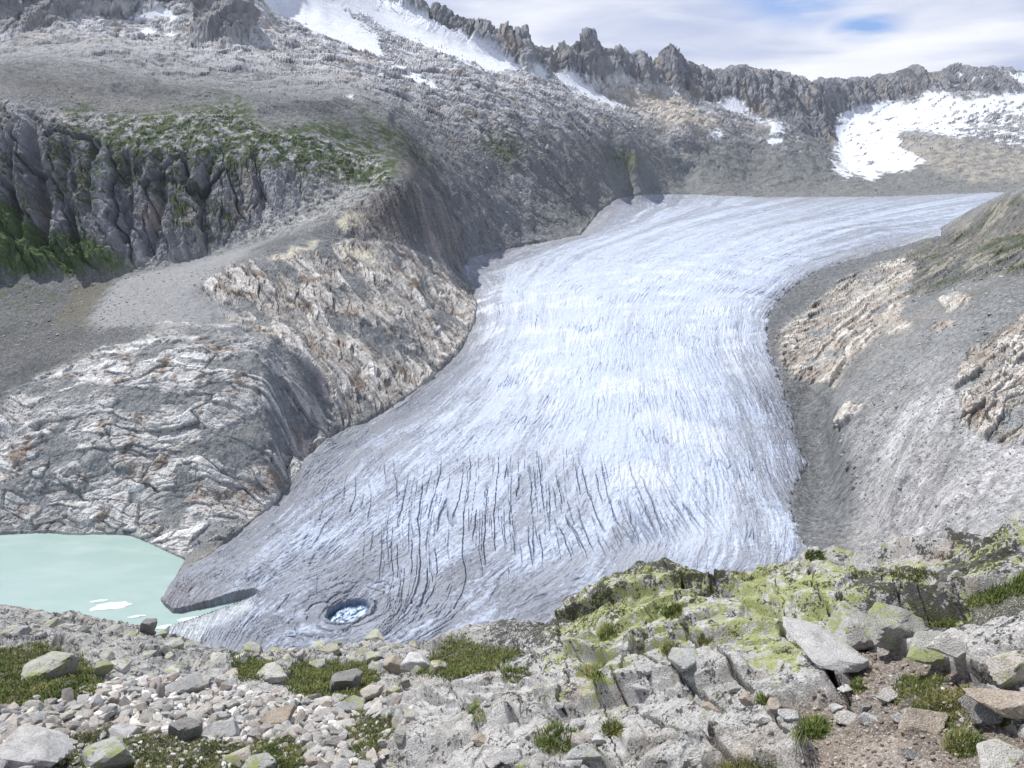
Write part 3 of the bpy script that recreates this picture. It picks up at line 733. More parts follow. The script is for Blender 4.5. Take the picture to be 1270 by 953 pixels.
def ice_field(AZ, L):
    sh = AZ.shape
    T = BASE(AZ, L); R = np.exp(L)
    X = R * np.sin(AZ); Y = R * np.cos(AZ); Z = R * T
    N = normals(np.stack([X, Y, Z], -1)); px, py = proj(X, Y, Z)
    jx = px + fbm(X / 9, Y / 9, 5, 401, .6) * lerp(3.5, 12, sstep(900, 980, px)); jy = py + fbm(X / 9, Y / 9, 4, 402) * 2.5
    g = sdf(jx, jy, GLACIER); g = np.where((px > 1168) & (Y < 1370), -500., g)
    cs = CREVS(AZ, L)
    fl = FLOW(AZ, L); al = ALONG(AZ, L)
    zone = lambda pts, w=25: sstep(-w, w, sdf(px, py, pts))
    D = np.zeros(sh)
    dome = sstep(-1, 26, g)
    fx = fl * 60 + fbm(X / 35, Y / 35, 3, 405) * 1.0
    str1 = ridged(fx, al * 2.6, 4, 411, .6, rot=False)
    str2 = fbm(fl * 170 + fbm(X / 30, Y / 30, 2, 406) * .5, al * 4, 4, 413, .6)
    hum = sstep(-.3, .4, fbm(X / 50, Y / 50, 3, 416))
    D += (str1 * .55 + str2 * .75) * (.5 + hum) + ridged(X / 11, Y / 11, 4, 418, .6) * .45 + fbm(X / 3.5, Y / 3.5, 4, 415, .6) * .30
    D += fbm(X / 40, Y / 40, 4, 417) * 2.0 * sstep(300, 800, R)
    # transverse crevasses
    def crev(pts, coord, along, seed, w=30, thr=.80, soft=.12):
        m = zone(pts, w)
        r = 1 - np.abs(perlin(coord, along, seed)) * 2.6
        g2 = sstep(-.25, .25, fbm(coord * .35, along * 1.7, 2, seed + 1))
        return m * sstep(thr - soft, thr + soft, r) * g2
    wob = fbm(X / 34, Y / 70, 4, 421, .45) * 5
    lx = lambda k: (X * math.cos(k) + Y * math.sin(k) + wob)
    ly = lambda k: (-X * math.sin(k) + Y * math.cos(k))
    def fan_cracks(freq, al_f, seed, wid, keep):
        n_ = np.abs(perlin(cs * freq + fbm(X / 18, Y / 18, 3, seed + 1) * .22, al * al_f, seed))
        return sstep(wid, wid * .35, n_) * sstep(keep - .12, keep + .12, fbm(cs * freq * .6, al * 1.6, 3, seed + 2, .6))
    cz_ = zone([(490,600),(560,570),(700,560),(860,595),(890,650),(790,675),(700,690),(600,725),(540,790),(450,812),(480,760),(480,660)], 18)
    cr = fan_cracks(.75, .45, 431, .068, -.06) * cz_
    cr = np.maximum(cr, fan_cracks(1.5, .9, 433, .085, .04) * cz_ * .55)
    crl = fan_cracks(1.3, 1.0, 435, .10, .08) * zone([(360,640),(480,560),(560,640),(500,800),(340,820),(330,720)], 20) * .6
    cr = np.maximum(cr, crl)
    # streaks and thin crevasses combed along the flow
    fw = fl + fbm(X / 60, Y / 60, 3, 441) * .010
    cr2 = (.3 + .9 * hum) * sstep(.62, .95, 1 - np.abs(perlin(fw * 85, al * 3.2, 442)) * 3.0) * sstep(.0, .35, fbm(fw * 30, al * 2.2, 3, 443, .6) + .05)
    cr3 = (1.1 - .8 * hum) * sstep(.60, .95, 1 - np.abs(perlin(fw * 170, al * 5.5, 445)) * 2.6) * sstep(.0, .3, fbm(X / 28, Y / 28, 4, 446, .6))
    cr4 = .25 * crev([(225,730),(330,680),(400,700),(360,760),(330,820),(250,830)], (X * .55 + Y * .8 + wob * .4) / 4.4, (Y * .55 - X * .8) / 38, 451, 12, .86, .1)
    cr5 = crev([(840,470),(1000,480),(1000,700),(860,700)], (fl * 70 + wob * .05), al * 1.8, 455, 20, .7, .16)
    cr6 = crev([(400,560),(600,480),(700,600),(450,680),(330,700)], (X * .6 + Y * .75 + wob) / 6.0, (Y * .6 - X * .75) / 26, 459, 20, .86, .1)
    czn = zone([(470,560),(700,540),(900,580),(920,670),(640,700),(520,700)], 30); cr2 = cr2 * (1 - .75 * czn); cr5 = cr5 * (1 - czn) * 0; cr6 = cr6 * (1 - czn) * .0
    D -= cr * 1.7 + cr2 * .8 + cr3 * .4 + cr4 * 1.2
    crall = np.clip(cr + cr2 * (.62 + .3 * sstep(330, 460, py)) + cr3 * .6 + cr4 * .8 + cr5 * .5 + cr6 * .7, 0, 1)
    # collapse funnel with rings of cracks
    ha, hl = HOLE; hx, hy = math.exp(hl) * math.sin(ha), math.exp(hl) * math.cos(ha)
    dx, dy = X - hx, (Y - hy)
    rr = np.sqrt((dx / 12.5) ** 2 + (dy / 10.5) ** 2) * (1 + .16 * fbm(X / 9, Y / 9, 4, 461))
    ring = sstep(3.6, 1.2, rr)
    crr = ring * sstep(.55, .9, 1 - np.abs(np.sin((rr + .15 * fbm(X / 12, Y / 12, 2, 463)) * 5.2))) * sstep(-.3, .2, fbm(X / 16, Y / 16, 2, 465) + .12)
    D -= ring * 1.5 + crr * 1.6 * (rr > 1.05)
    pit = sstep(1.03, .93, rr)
    # longitudinal ripple near the front
    frt = zone([(300,790),(480,720),(600,700),(720,750),(640,810),(330,830)], 25)
    D += frt * ridged(ly(-.35) / 9 + .4 * fbm(X / 20, Y / 20, 2, 471), lx(-.35) / 70, 3, 473, .5, rot=False) * 1.1
    N2 = N * D[..., None]
    P = np.stack([X, Y, Z], -1) + N2
    # pit floor: broken ice
    floor = Z - 5.2 + ridged(X / 6.5, Y / 6.5, 4, 475, .6) * 1.7 + np.clip(dx / 14 - dy / 22, -1, 1.3) * 1.2
    P[..., 2] = np.where(pit > 0, lerp(P[..., 2], floor, pit), P[..., 2])
    # edges roll down
    k = np.clip(R / 650, .5, 3.2)
    lz = sdf(px, py, [(190,700),(322,722),(330,800),(190,810)]) > 0
    edge = np.clip(np.where(lz, 1.2, 5) - g, 0, 200)
    P[..., 2] -= np.where(lz, edge * 3.2, np.minimum(edge, 5) ** 2 * .055 * k + np.clip(edge - 5, 0, 60) * 1.3 * k)
    C = np.zeros(sh + (3,))
    f = lambda a: a
    base = np.array([.45, .51, .62])
    c = np.tile(base, (X.size, 1))
    q = lambda a: a.ravel()
    # dust: bands along the flow, heavier toward the margins and the front
    edgeD = sstep(70, 0, q(g) * 1.0)
    lowd = q(sstep(560, 760, py))
    farleft = q(sstep(.22, .0, fl)) 
    band = q(fbm(fl * 26 + .3 * fbm(X / 60, Y / 60, 2, 481), al * .7, 4, 483, .6))
    band2 = q(fbm(fl * 95, al * 1.6, 5, 485, .72)); spk = q(fbm(X / 3.0, Y / 3.0, 4, 487, .75)); pat = q(fbm(X / 45, Y / 45, 4, 489, .55))
    frtm = q(zone([(260,790),(340,748),(430,700),(560,690),(700,720),(1000,690),(1000,760),(640,840),(220,830)], 30))
    d = .36 + .95 * farleft * (1 - .5 * lowd) + .55 * frtm + .36 * lowd + .35 * q(sstep(.80, 1.0, fl)) + 1.1 * band + 1.5 * band2 + 1.15 * spk + 1.0 * pat + .42 * q(zone([(905,425),(970,450),(1000,570),(985,640),(930,640),(900,560),(885,480)], 28)) + .22 * q(zone([(560,420),(640,430),(560,560),(420,640),(330,640),(430,540)], 30)) + .35 * edgeD
    bright = q(zone([(560,360),(760,330),(980,300),(950,420),(900,520),(940,640),(820,660),(640,480)], 60))
    d -= .34 * bright
    d = np.clip(d, 0, 1.25)
    c = mixc(c, (.215, .235, .285), np.clip(d, 0, 1) * .84)
    c = mixc(c, (.15, .155, .17), np.clip(d - .80, 0, .5) * 1.3)
    brow = q(sstep(14, -2, g)) * np.clip(.55 + spk, 0, 1)
    c = mixc(c, (.23, .225, .22), brow * .8)
    brown = q(zone([(190,745),(300,690),(340,700),(250,765)], 12)); brown = brown * q(sstep(300, 215, px)); c = mixc(c, (.17, .15, .15), brown * .6)
    midb = q(np.exp(-((fl - .035) / .02) ** 2) * sstep(4.5, 2.5, al)); c = mixc(c, (.30, .29, .31), midb * .6)
    # ice inside the cracks is deep blue and dirt collects along them
    ca = q(crall); c = mixc(c, (.18, .215, .28), ca * .64)
    c = mixc(c, (.22, .24, .28), q(crr) * .7)
    pf = q(pit) * sstep(-.25, .15, q(fbm(X / 3.5, Y / 3.5, 4, 491)))
    c = mixc(c, (.05, .10, .19), q(pit) * .9); c = mixc(c, (.62, .74, .88), pf * q(sstep(.95, .7, rr)) * .9)  # shadow inside the hole painted as dark blue, pale broken ice on the floor
    wh = q(zone([(200,806),(206,780),(245,768),(285,754),(316,740),(312,756),(270,778),(235,806)], 5)); c = mixc(c, (.50, .54, .56), wh * np.clip(.7 + 1.5 * spk, 0, 1))
    # light rime patches
    c = mixc(c, (.61, .655, .745), np.clip(bright + .25, 0, 1) * sstep(.0, .4, band2 + pat + .5 * spk) * .75)
    c = np.clip(c, .03, .92)
    return P, c.reshape(sh + (3,)), g

def ice_material():
    t = NT('glacier_ice')
    p = t.pos(); a = t.attr('tint')
    n1 = t.noise(p, 1.1, 6, .7); n2 = t.noise(p, .35, 5, .6)
    col = t.mix(1.0, a, t.mix(t.ramp(n1, .35, .65), (.84, .85, .87), (1.10, 1.09, 1.08)), 'MULTIPLY')
    b = t.bump(n1, .35, .7); b = t.bump(n2, 1.0, .5, b)
    return t.finish(col, b, .7, .25)

iA, iL = polar_grid(BASE, (-.50, .78), 262, 4700, 1500, 1200, base=.25)
IP, IC, ig = ice_field(iA, iL)
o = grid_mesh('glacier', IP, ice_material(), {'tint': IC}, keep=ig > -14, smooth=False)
tag(o, 'broad white and blue-grey glacier tongue flowing down to the turquoise lake', kind='structure')

# ---------------------------------------------------------------- lake
def lake():
    xs = np.linspace(-620, 60, 60); ys = np.linspace(180, 620, 60)
    P = np.zeros((60, 60, 3)); P[..., 0] = xs[:, None]; P[..., 1] = ys[None]; P[..., 2] = WATER
    t = NT('milky_meltwater'); p = t.pos()
    n = t.noise(p, .012, 4, .5); n2 = t.noise(t.pos((.02, .05, 1)), 1.0, 5, .6)
    col = t.mix(t.ramp(n, .35, .65), (.275, .38, .355), (.31, .41, .395))
    col = t.mix(t.ramp(n2, .45, .7), col, (.36, .45, .435))
    w = t.noise(p, 1.5, 3, .5)
    m = t.finish(col, t.bump(w, .02, .3), .28, .25)
    o = grid_mesh('lake_water', P, m); tag(o, 'milky turquoise meltwater lake at the snout of the glacier', kind='structure')
lake()
# ---------------------------------------------------------------- the near rocky shoulder we stand on
FGC = [
 [(-250,1100,8),(200,1100,7),(600,1100,5.0),(1000,1100,3.9),(1450,1100,3.5)],
 [(-250,960,10.4),(0,960,9.6),(200,960,9.0),(400,960,8.0),(600,960,6.6),(800,960,5.6),(1000,960,5.1),(1200,960,4.8),(1450,960,4.5)],
 [(-250,905,12.4),(0,905,11.6),(200,905,11.0),(400,905,10.2),(520,905,8.9),(600,905,8.1),(800,905,6.5),(1000,905,5.8),(1200,905,5.5),(1450,905,5.2)],
 [(-250,850,15.2),(0,850,14.4),(200,850,13.4),(350,850,13.6),(480,855,12.2),(560,860,10.2),(650,860,8.9),(750,855,7.9),(850,850,7.3),(1000,850,6.7),(1150,850,6.2),(1300,850,5.9)],
 [(-250,795,20),(0,800,19.0),(100,805,18),(190,810,17),(260,832,15.6),(400,832,17.2),(550,828,15.2),(620,812,13.5)],
 [(660,815,11.2),(700,800,10.8),(760,780,9.9),(830,765,9.4),(900,765,9.0),(1000,770,8.4),(1100,770,8.0),(1200,768,7.6),(1300,750,7.4)],
 [(-250,742,25),(0,754,24),(40,760,24),(75,773,23),(110,775,24),(175,779,22),(210,793,20),(245,806,19),(280,817,19),(350,811,23),(420,806,24),(470,803,24),(520,812,22),(560,788,21),(612,779,20),(672,777,18)],
 [(691,769,13.5),(723,744,12.8),(762,719,12.2),(793,707,11.9),(832,703,11.8),(866,707,11.5),(884,712,11.3),(917,704,11.4),(950,701,11.5),(962,706,11.5),(980,698,12),(998,686,12.6),(1029,686,12.8),(1063,692,12.8),(1112,701,12.8),(1160,695,12.6),(1200,690,11.6),(1235,679,10.4),(1270,662,9.6),(1330,650,9.2),(1450,640,9)],
 [(1000,712,10.9),(1100,722,10.6),(1160,728,10.2),(1190,722,9.2)],
 [(900,735,10.1),(1000,740,9.6),(1100,745,9.2),(1170,748,8.7),(1230,715,8.9),(1290,700,8.6)],
 [(-250,800,31),(0,815,30),(200,850,27),(420,860,31),(600,850,27)],
 [(700,830,18),(830,790,15.5),(960,790,15.5),(1100,790,16.5),(1250,760,13.5),(1400,740,13)],
 [(-250,860,45),(100,865,45),(300,890,45),(600,875,45),(720,870,42),(900,840,42),(1100,830,42),(1400,800,42)],
]
fa, fl_, ft = survey(FGC, 26, False)
FG = Surface(fa, fl_, ft, (-1.0, 1.0), (math.log(2.6), math.log(48)), na=300, nl=300, sl=.40)
FG.blur(1)

def fg_unproj(px, py):
    a, t = ray(px, py); l = np.linspace(math.log(3.0), math.log(40), 1500)
    T = FG(np.full(1500, float(a)), l); k = int(np.argmax(T >= float(t)))
    return float(a), float(l[k])

CRACKS = [([(880,709),(862,726),(843,747),(836,768)], .05, .22), ([(897,722),(872,745),(848,770),(815,790),(794,812)], .045, .18),
 ([(828,758),(794,795),(783,822),(775,845)], .05, .12), ([(785,806),(820,832),(855,847),(890,868),(917,881),(955,902),(985,925)], .035, .09),
 ([(712,790),(720,815),(729,832),(763,851),(806,885),(855,906),(886,931),(920,955)], .05, .12), ([(742,857),(754,906),(768,950)], .03, .10),
 ([(837,777),(871,808),(905,829),(935,863)], .06, .12), ([(946,762),(971,783),(1002,808),(1038,845),(1050,870)], .05, .22),
 ([(1003,716),(1012,735),(1022,752),(1034,765)], .06, .20), ([(1064,732),(1048,748),(1040,768),(1055,790)], .04, .14),
 ([(940,702),(960,730),(975,755),(985,775)], .025, .06), ([(1112,745),(1135,765),(1155,785)], .04, .12), ([(975,690),(1040,712),(1110,735),(1170,760)], .03, .08),
 ([(690,770),(700,800),(712,850),(700,880)], .05, .14), ([(640,800),(668,822),(690,850)], .04, .1), ([(560,860),(590,900),(600,953)], .03, .07), ([(620,850),(650,880),(665,930)], .03, .06),
 ([(1170,760),(1190,735),(1215,705),(1240,690)], .05, .14), ([(1150,800),(1200,800),(1270,780)], .05, .16), ([(1180,835),(1220,845),(1275,870)], .05, .18)]
OUTC = [(520,953),(470,900),(500,860),(560,835),(640,812),(672,780),(700,750),(760,705),(840,690),(960,690),(1000,670),(1290,640),(1500,600),(1500,760),(1290,820),(1200,835),(1120,812),(1060,800),(1045,850),(1010,868),(960,870),(985,905),(1010,945),(980,1000),(900,1100),(500,1100)]
SOIL = [(1040,800),(1070,790),(1110,800),(1150,810),(1205,830),(1215,870),(1260,900),(1300,1000),(1000,1000),(985,950),(1010,930),(985,905),(955,880),(1000,870),(1045,850)]
RUB = [(-250,865),(60,868),(130,850),(170,838),(250,850),(330,860),(400,870),(470,872),(520,880),(470,935),(440,1000),(-250,1000)]
GRASS = [[(-250,800),(0,806),(50,800),(105,818),(130,850),(95,870),(40,876),(-250,885)], [(65,935),(100,908),(150,898),(240,918),(335,922),(365,960),(200,1000),(60,1000)],
         [(355,850),(362,825),(400,820),(455,822),(470,840),(440,868),(380,870)], [(520,835),(545,800),(560,790),(600,800),(650,812),(625,830),(560,842)],
         [(430,925),(425,895),(450,885),(488,890),(485,912),(460,945),(440,953)], [(298,945),(305,918),(360,915),(385,930),(370,965),(310,985)],
         [(1108,868),(1120,845),(1160,842),(1200,855),(1212,890),(1190,902),(1150,892),(1125,898)], [(285,812),(340,822),(350,840),(300,845)],
         [(880,955),(910,942),(960,945),(960,1000),(880,1000)], [(1195,745),(1205,735),(1250,722),(1290,700),(1290,730),(1240,742),(1205,758)]]

def fg_field(AZ, L):
    sh = AZ.shape
    T = FG(AZ, L).astype(float); R = np.exp(L); X = R * np.sin(AZ); Y = R * np.cos(AZ); Z = R * T
    N = normals(np.stack([X, Y, Z], -1)); px, py = proj(X, Y, Z)
    qx = px + fbm(X * 2.2, Y * 2.2, 4, 501, .6) * 14; qy = py + fbm(X * 2.2, Y * 2.2, 4, 502, .6) * 12
    soil = sstep(-5, 5, sdf(qx, qy, SOIL)); rub = sstep(-6, 6, sdf(qx, qy, RUB)) ; outc = sstep(-8, 8, sdf(qx, qy, OUTC)) * (1 - soil)
    gr = np.full(sh, -60.)
    for p in GRASS: gr = np.maximum(gr, sdf(qx, qy, p))
    gr = sstep(-3, 4, gr) * (R < 30)
    rock = np.clip(1 - soil - rub - gr, 0, 1)
    A = slab_stack(X, Y, -.75, 2.6, 1.25, 511, .34, 1.8, 2, .10)
    B = slab_stack(X, Y, .5, 1.7, 1.2, 531, .4, 1.8, 2, .12)
    farb = sstep(12, 16, R)
    D = (A[0] * .24 + A[3] * .085 + A[6] * .032 - A[1] * .012 - A[4] * .010 - A[7] * .006) * (1 - farb)
    D += (B[0] * .15 + B[3] * .07 + B[6] * .02 - B[1] * .06 - B[4] * .03) * farb
    D += fbm(X * .7, Y * .7, 5, 541, .5) * .24 + ridged(X * 2.2, Y * 2.2, 5, 542, .6) * .045 + fbm(X * 6, Y * 6, 5, 543, .65) * .022
    D *= .12 + .88 * rock
    cr = np.zeros(sh)
    jx = px + fbm(X * 3, Y * 3, 5, 545, .6) * 11; jy = py + fbm(X * 3, Y * 3, 5, 547, .6) * 11
    for pts, w, dp in CRACKS:
        d = lined(jx, jy, pts) / F * R
        wv = w * .6 * (.25 + 1.2 * sstep(-.3, .4, fbm(X * 1.4, Y * 1.4, 2, 549)))
        cr = np.maximum(cr, sstep(1.0, .25, d / wv) * dp * 1.1)
    D -= cr
    D -= soil * (.10 - fbm(X * 3, Y * 3, 4, 551) * .05) ; D += soil * fbm(X * 22, Y * 22, 4, 553, .7) * .022
    D += (rub + gr) * fbm(X * 2.5, Y * 2.5, 4, 555) * .10 - gr * .03
    P = np.stack([X, Y, Z], -1) + N * D[..., None]
    q = lambda a: np.asarray(a, f32).ravel(); S_ = X.size
    n3 = q(fbm(X * 3, Y * 3, 5, 561, .65)); n12 = q(fbm(X * 14, Y * 14, 5, 563, .75)); n1 = q(fbm(X * .8, Y * .8, 4, 565, .6))
    c = np.tile(np.array([.44, .435, .43]), (S_, 1)) * (.85 + .22 * q(A[2]) + .2 * q(A[5]) + .35 * n12 + .25 * n3)[:, None]
    c = mixc(c, (.62, .62, .61), sstep(.0, .5, n3 + .5 * n1) * .65)
    c = mixc(c, (.30, .27, .23), sstep(.0, .4, -n3 + .5 * n1) * .6); c = mixc(c, (.20, .20, .20), sstep(.15, .4, n12 + .4 * n3) * .5)
    c = mixc_arr(c, np.array([.37, .37, .35])[None] * (1 + .5 * n12 + .3 * n3)[:, None], q(farb) * .7)
    c = mixc_arr(c, np.array([.20, .165, .135])[None] * (1 + .8 * n12 + .35 * n3)[:, None], q(soil))
    c = mixc_arr(c, np.array([.17, .155, .135])[None] * (1 + .8 * n12)[:, None], q(rub) * .9)
    c = mixc_arr(c, np.array([.075, .072, .04])[None] * (1 + .8 * n12)[:, None], q(gr) * .95)
    trail = q(sstep(-8, 10, sdf(qx, qy, [(1060,905),(1110,895),(1150,925),(1140,1000),(1020,1000),(1030,940)])))
    c = mixc(c, (.40, .34, .29), trail * .7)
    # soil and humus lie in the joints
    c = mixc(c, (.07, .06, .045), q(sstep(.02, .12, cr)) * .85)
    # lichen densities
    yz = sstep(-60, 30, sdf(px, py, [(690,790),(700,760),(760,705),(840,690),(960,690),(1000,712),(1100,720),(1170,745),(1180,730),(1250,670),(1450,640),(1450,700),(1250,735),(1130,770),(1040,740),(1000,830),(960,840),(880,790),(800,800),(740,850),(700,840)]))
    yl = .34 + .50 * yz + .12 * sstep(480, 600, px) * sstep(960, 860, py)
    yl = np.where(px < 480, .34, yl)
    edge = sstep(50, 8, lined(px, py, [(640,800),(691,769),(723,744),(762,719),(793,707),(832,703),(884,712)])) + sstep(60, 10, lined(px, py, [(1180,760),(1190,720),(1235,685)])) * .8 + sstep(40, 5, lined(px, py, [(1075,735),(1110,750),(1150,775)]))
    bl = .66 + .36 * np.clip(edge, 0, 1) + .1 * (farb)
    M = np.stack([np.clip(yl, 0, 1) * rock, np.clip(bl, 0, 1) * rock, np.clip(soil + rub + gr, 0, 1)], -1)
    return P, np.clip(c, .02, .8).reshape(sh + (3,)), M, dict(px=px, py=py, R=R, N=N, rub=rub, gr=gr, soil=soil, rock=rock)

def lichen(t, p, col, ymask, bmask, s=1.0):
    """crusts of lime-green and black lichen whose cover follows the two densities"""
    na = t.noise(p, 2.3 * s, 7, .68); nb = t.noise(p, 9 * s, 6, .7); nc = t.noise(p, 60 * s, 4, .65)
    fine = t.vor(p, 95 * s)
    # mineral speckle of the granite
    nl = t.noise(p, .9 * s, 4, .6); col = t.mix(t.math('MULTIPLY', t.ramp(nc, .53, .64), t.ramp(nl, .35, .6, .25, .9)), col, (.15, .15, .155)); col = t.mix(t.math('MULTIPLY', t.ramp(na, .52, .62), .45), col, (.19, .19, .185)); col = t.mix(t.math('MULTIPLY', t.ramp(nl, .55, .70), .5), col, (.36, .29, .22)); 
    col = t.mix(t.math('MULTIPLY', t.ramp(nc, .46, .36), .6), col, (.72, .72, .71))
    y = t.math('ADD', t.math('MULTIPLY', na, .52), t.math('MULTIPLY', nb, .48))
    ythr = t.math('SUBTRACT', .685, t.math('MULTIPLY', ymask, .235)) if not isinstance(ymask, float) else .68 - .235 * ymask
    yf = t.math('MULTIPLY', t.math('SUBTRACT', y, ythr), 26, clamp=True)
    yc = t.mix(t.ramp(nb, .35, .65), (.40, .42, .17), (.58, .59, .36))
    yc = t.mix(t.ramp(fine, .2, .5), yc, (.30, .34, .12))
    col = t.mix(t.math('MULTIPLY', yf, .88), col, yc)
    p2 = t.n('ShaderNodeMapping'); p2.inputs['Location'].default_value = (7.3, 2.1, 4.4); t.l(p, p2.inputs['Vector'])
    ba = t.noise(p2.outputs[0], 4.2 * s, 7, .72); bb = t.noise(p2.outputs[0], 26 * s, 4, .6)
    b = t.math('ADD', t.math('MULTIPLY', ba, .6), t.math('MULTIPLY', bb, .4))
    bthr = t.math('SUBTRACT', .68, t.math('MULTIPLY', bmask, .22)) if not isinstance(bmask, float) else .68 - .22 * bmask
    bf = t.math('MULTIPLY', t.math('SUBTRACT', b, bthr), 30, clamp=True)
    col = t.mix(t.math('MULTIPLY', bf, .85), col, (.035, .036, .034))
    h = t.math('ADD', t.math('MULTIPLY', nb, .6), t.math('MULTIPLY', nc, .4))
    return col, h

def rock_material(name, use_attr=True, tone=None, y=.45, b=.4, rand=True):
    t = NT(name)
    if use_attr:
        p = t.pos(); sep = t.n('ShaderNodeSeparateColor'); t.l(t.attr('lichens'), sep.inputs[0])
        col, h = lichen(t, p, t.attr('tint'), sep.outputs[0], sep.outputs[1])
    else:
        tcn = t.n('ShaderNodeTexCoord'); 
        oi = t.n('ShaderNodeObjectInfo'); m = t.n('ShaderNodeVectorMath', operation='SCALE'); t.l(tcn.outputs['Object'], m.inputs[0]); m.inputs['Scale'].default_value = 1
        add = t.n('ShaderNodeVectorMath', operation='ADD'); t.l(t.pos(), add.inputs[0])
        sc_ = t.n('ShaderNodeVectorMath', operation='SCALE'); t.l(oi.outputs['Color'], sc_.inputs[0]); sc_.inputs['Scale'].default_value = 3.0; t.l(sc_.outputs[0], add.inputs[1])
        p = add.outputs[0]
        r = oi.outputs['Random']
        n = t.noise(p, 6, 5, .7)
        base = t.mix(t.ramp(n, .35, .65), tone[0], tone[1])
        if rand:
            cr = t.n('ShaderNodeValToRGB'); e = cr.color_ramp.elements; cr.color_ramp.interpolation = 'CONSTANT'
            cols = [(1, 1, 1), (.72, .74, .76), (1.06, .98, .91), (.9, .92, .94), (1.2, 1.18, 1.14), (.62, .58, .55), (1.0, .91, .84), (.85, .85, .8)]
            e[0].color = (*cols[0], 1); e[1].position = 1 / 8; e[1].color = (*cols[1], 1)
            for k in range(2, 8): x = e.new(k / 8); x.color = (*cols[k], 1)
            t.l(r, cr.inputs[0]); base = t.mix(1.0, base, cr.outputs[0], 'MULTIPLY')
        col, h = lichen(t, p, base, y, b, 1.4)
    bn = t.bump(h, .06, 1.0)
    return t.finish(col, bn, .88, .2)

M_FG = rock_material('lichened_granite')
fA, fL = polar_grid(FG, (-1.25, 1.25), 2.3, 46, 2000, 900, base=.35)
FP, FC, FM, FI = fg_field(fA, fL)
o = grid_mesh('rocky_ground', FP, M_FG, {'tint': FC, 'lichens': FM}, smooth=False)
tag(o, 'near shoulder of jointed granite with lime lichen, soil and gravel above the glacier', kind='structure')
# ---------------------------------------------------------------- loose rocks
def ico(sub):
    import bmesh
    bm = bmesh.new(); bmesh.ops.create_icosphere(bm, subdivisions=sub, radius=1)
    V = np.array([v.co[:] for v in bm.verts]); Fc = np.array([[v.index for v in f.verts] for f in bm.faces]); bm.free()
    return V, Fc
ICO = {k: ico(k) for k in (2, 3, 4, 5)}

def rock_shape(rs, sub=4, planes=13, rough=.03, soft=48.0):
    """a broken block: the softened intersection of random half-spaces"""
    V, Fc = ICO[sub]
    n = rs.normal(size=(planes, 3)); n /= np.linalg.norm(n, axis=1, keepdims=True)
    n = np.concatenate([n, np.array([[0, 0, 1.], [0, 0, -1], [1, .1, .1], [-1, -.1, 0], [0, 1, .15], [.1, -1, 0]]) + rs.normal(size=(6, 3)) * .28]); n /= np.linalg.norm(n, axis=1, keepdims=True)
    h = np.concatenate([rs.uniform(.55, 1.0, planes), rs.uniform(.5, .95, 6)])
    k = (V @ n.T) / h
    r = 1 / (np.log(np.exp(np.clip(k, -1, 6) * soft).sum(1)) / soft)
    o_ = rs.uniform(0, 50, 3)
    s3 = lambda a, sd: fbm(V[:, 0] * a + V[:, 2] * a * .7 + o_[0], V[:, 1] * a - V[:, 2] * a * .6 + o_[1], 4, sd, .6)
    r = r * (1 + rough * s3(2.2, 601) * 2 + rough * s3(7, 603))
    P = V * r[:, None]
    # a stepped break across some faces
    st = P @ n[0]; P -= n[0][None] * (sstep(.25, .3, st) * .05)[:, None]
    return P, Fc

RS = np.random.RandomState(11)
M_STONE = rock_material('broken_granite', False, ((.44, .425, .41), (.62, .61, .595)), .22, .25)
M_LICH = rock_material('lichened_boulder', False, ((.40, .40, .385), (.58, .58, .56)), .72, .5)
M_PALE = rock_material('fresh_pale_granite', False, ((.55, .545, .54), (.68, .675, .67)), .10, .22, rand=False)
M_DARK = rock_material('dark_weathered_granite', False, ((.17, .165, .16), (.27, .26, .25)), .15, .5, rand=False)
M_TAN = rock_material('tan_weathered_granite', False, ((.36, .28, .21), (.52, .45, .37)), .10, .2, rand=False)
PROTO = {}
def proto_mesh(kind, sub, mat, n, planes=12):
    ms = []
    for i in range(n):
        Pv, Fc = rock_shape(RS, sub, planes)
        me_o = raw_mesh('rock_shape', Pv, Fc, mat); me = me_o.data; bpy.data.objects.remove(me_o); ms.append(me)
    PROTO[kind] = ms
proto_mesh('stone', 3, M_STONE, 16, 7); proto_mesh('boulder', 4, M_LICH, 8, 9); proto_mesh('pale', 4, M_PALE, 4, 7); proto_mesh('dark', 4, M_DARK, 4, 7); proto_mesh('tan', 4, M_TAN, 4, 7)
M_GREY = rock_material('moraine_granite', False, ((.24, .24, .245), (.40, .40, .40)), .0, .2)
proto_mesh('grey', 3, M_GREY, 8, 8)

def rock_obj(name, me, loc, scale, rot, label, cat, group=None):
    ob = bpy.data.objects.new(name, me); COL.objects.link(ob)
    ob.location = loc; ob.scale = scale; ob.rotation_euler = rot
    rc = RS.uniform(0, 9, 3); ob.color = (*rc, 1)
    return tag(ob, label, cat, group)

# ---- grid look-up: the visible point of the near ground under a pixel
fpx, fpy = proj(FP[..., 0], FP[..., 1], FP[..., 2])
def fg_at(px, py):
    d = (fpx - px) ** 2 + (fpy - py) ** 2
    k = np.argwhere(d < 9)
    if len(k) == 0: i, j = np.unravel_index(np.argmin(d), d.shape)
    else:
        rr = np.linalg.norm(FP[k[:, 0], k[:, 1]], axis=1); i, j = k[np.argmin(rr)]
    return FP[i, j], i, j

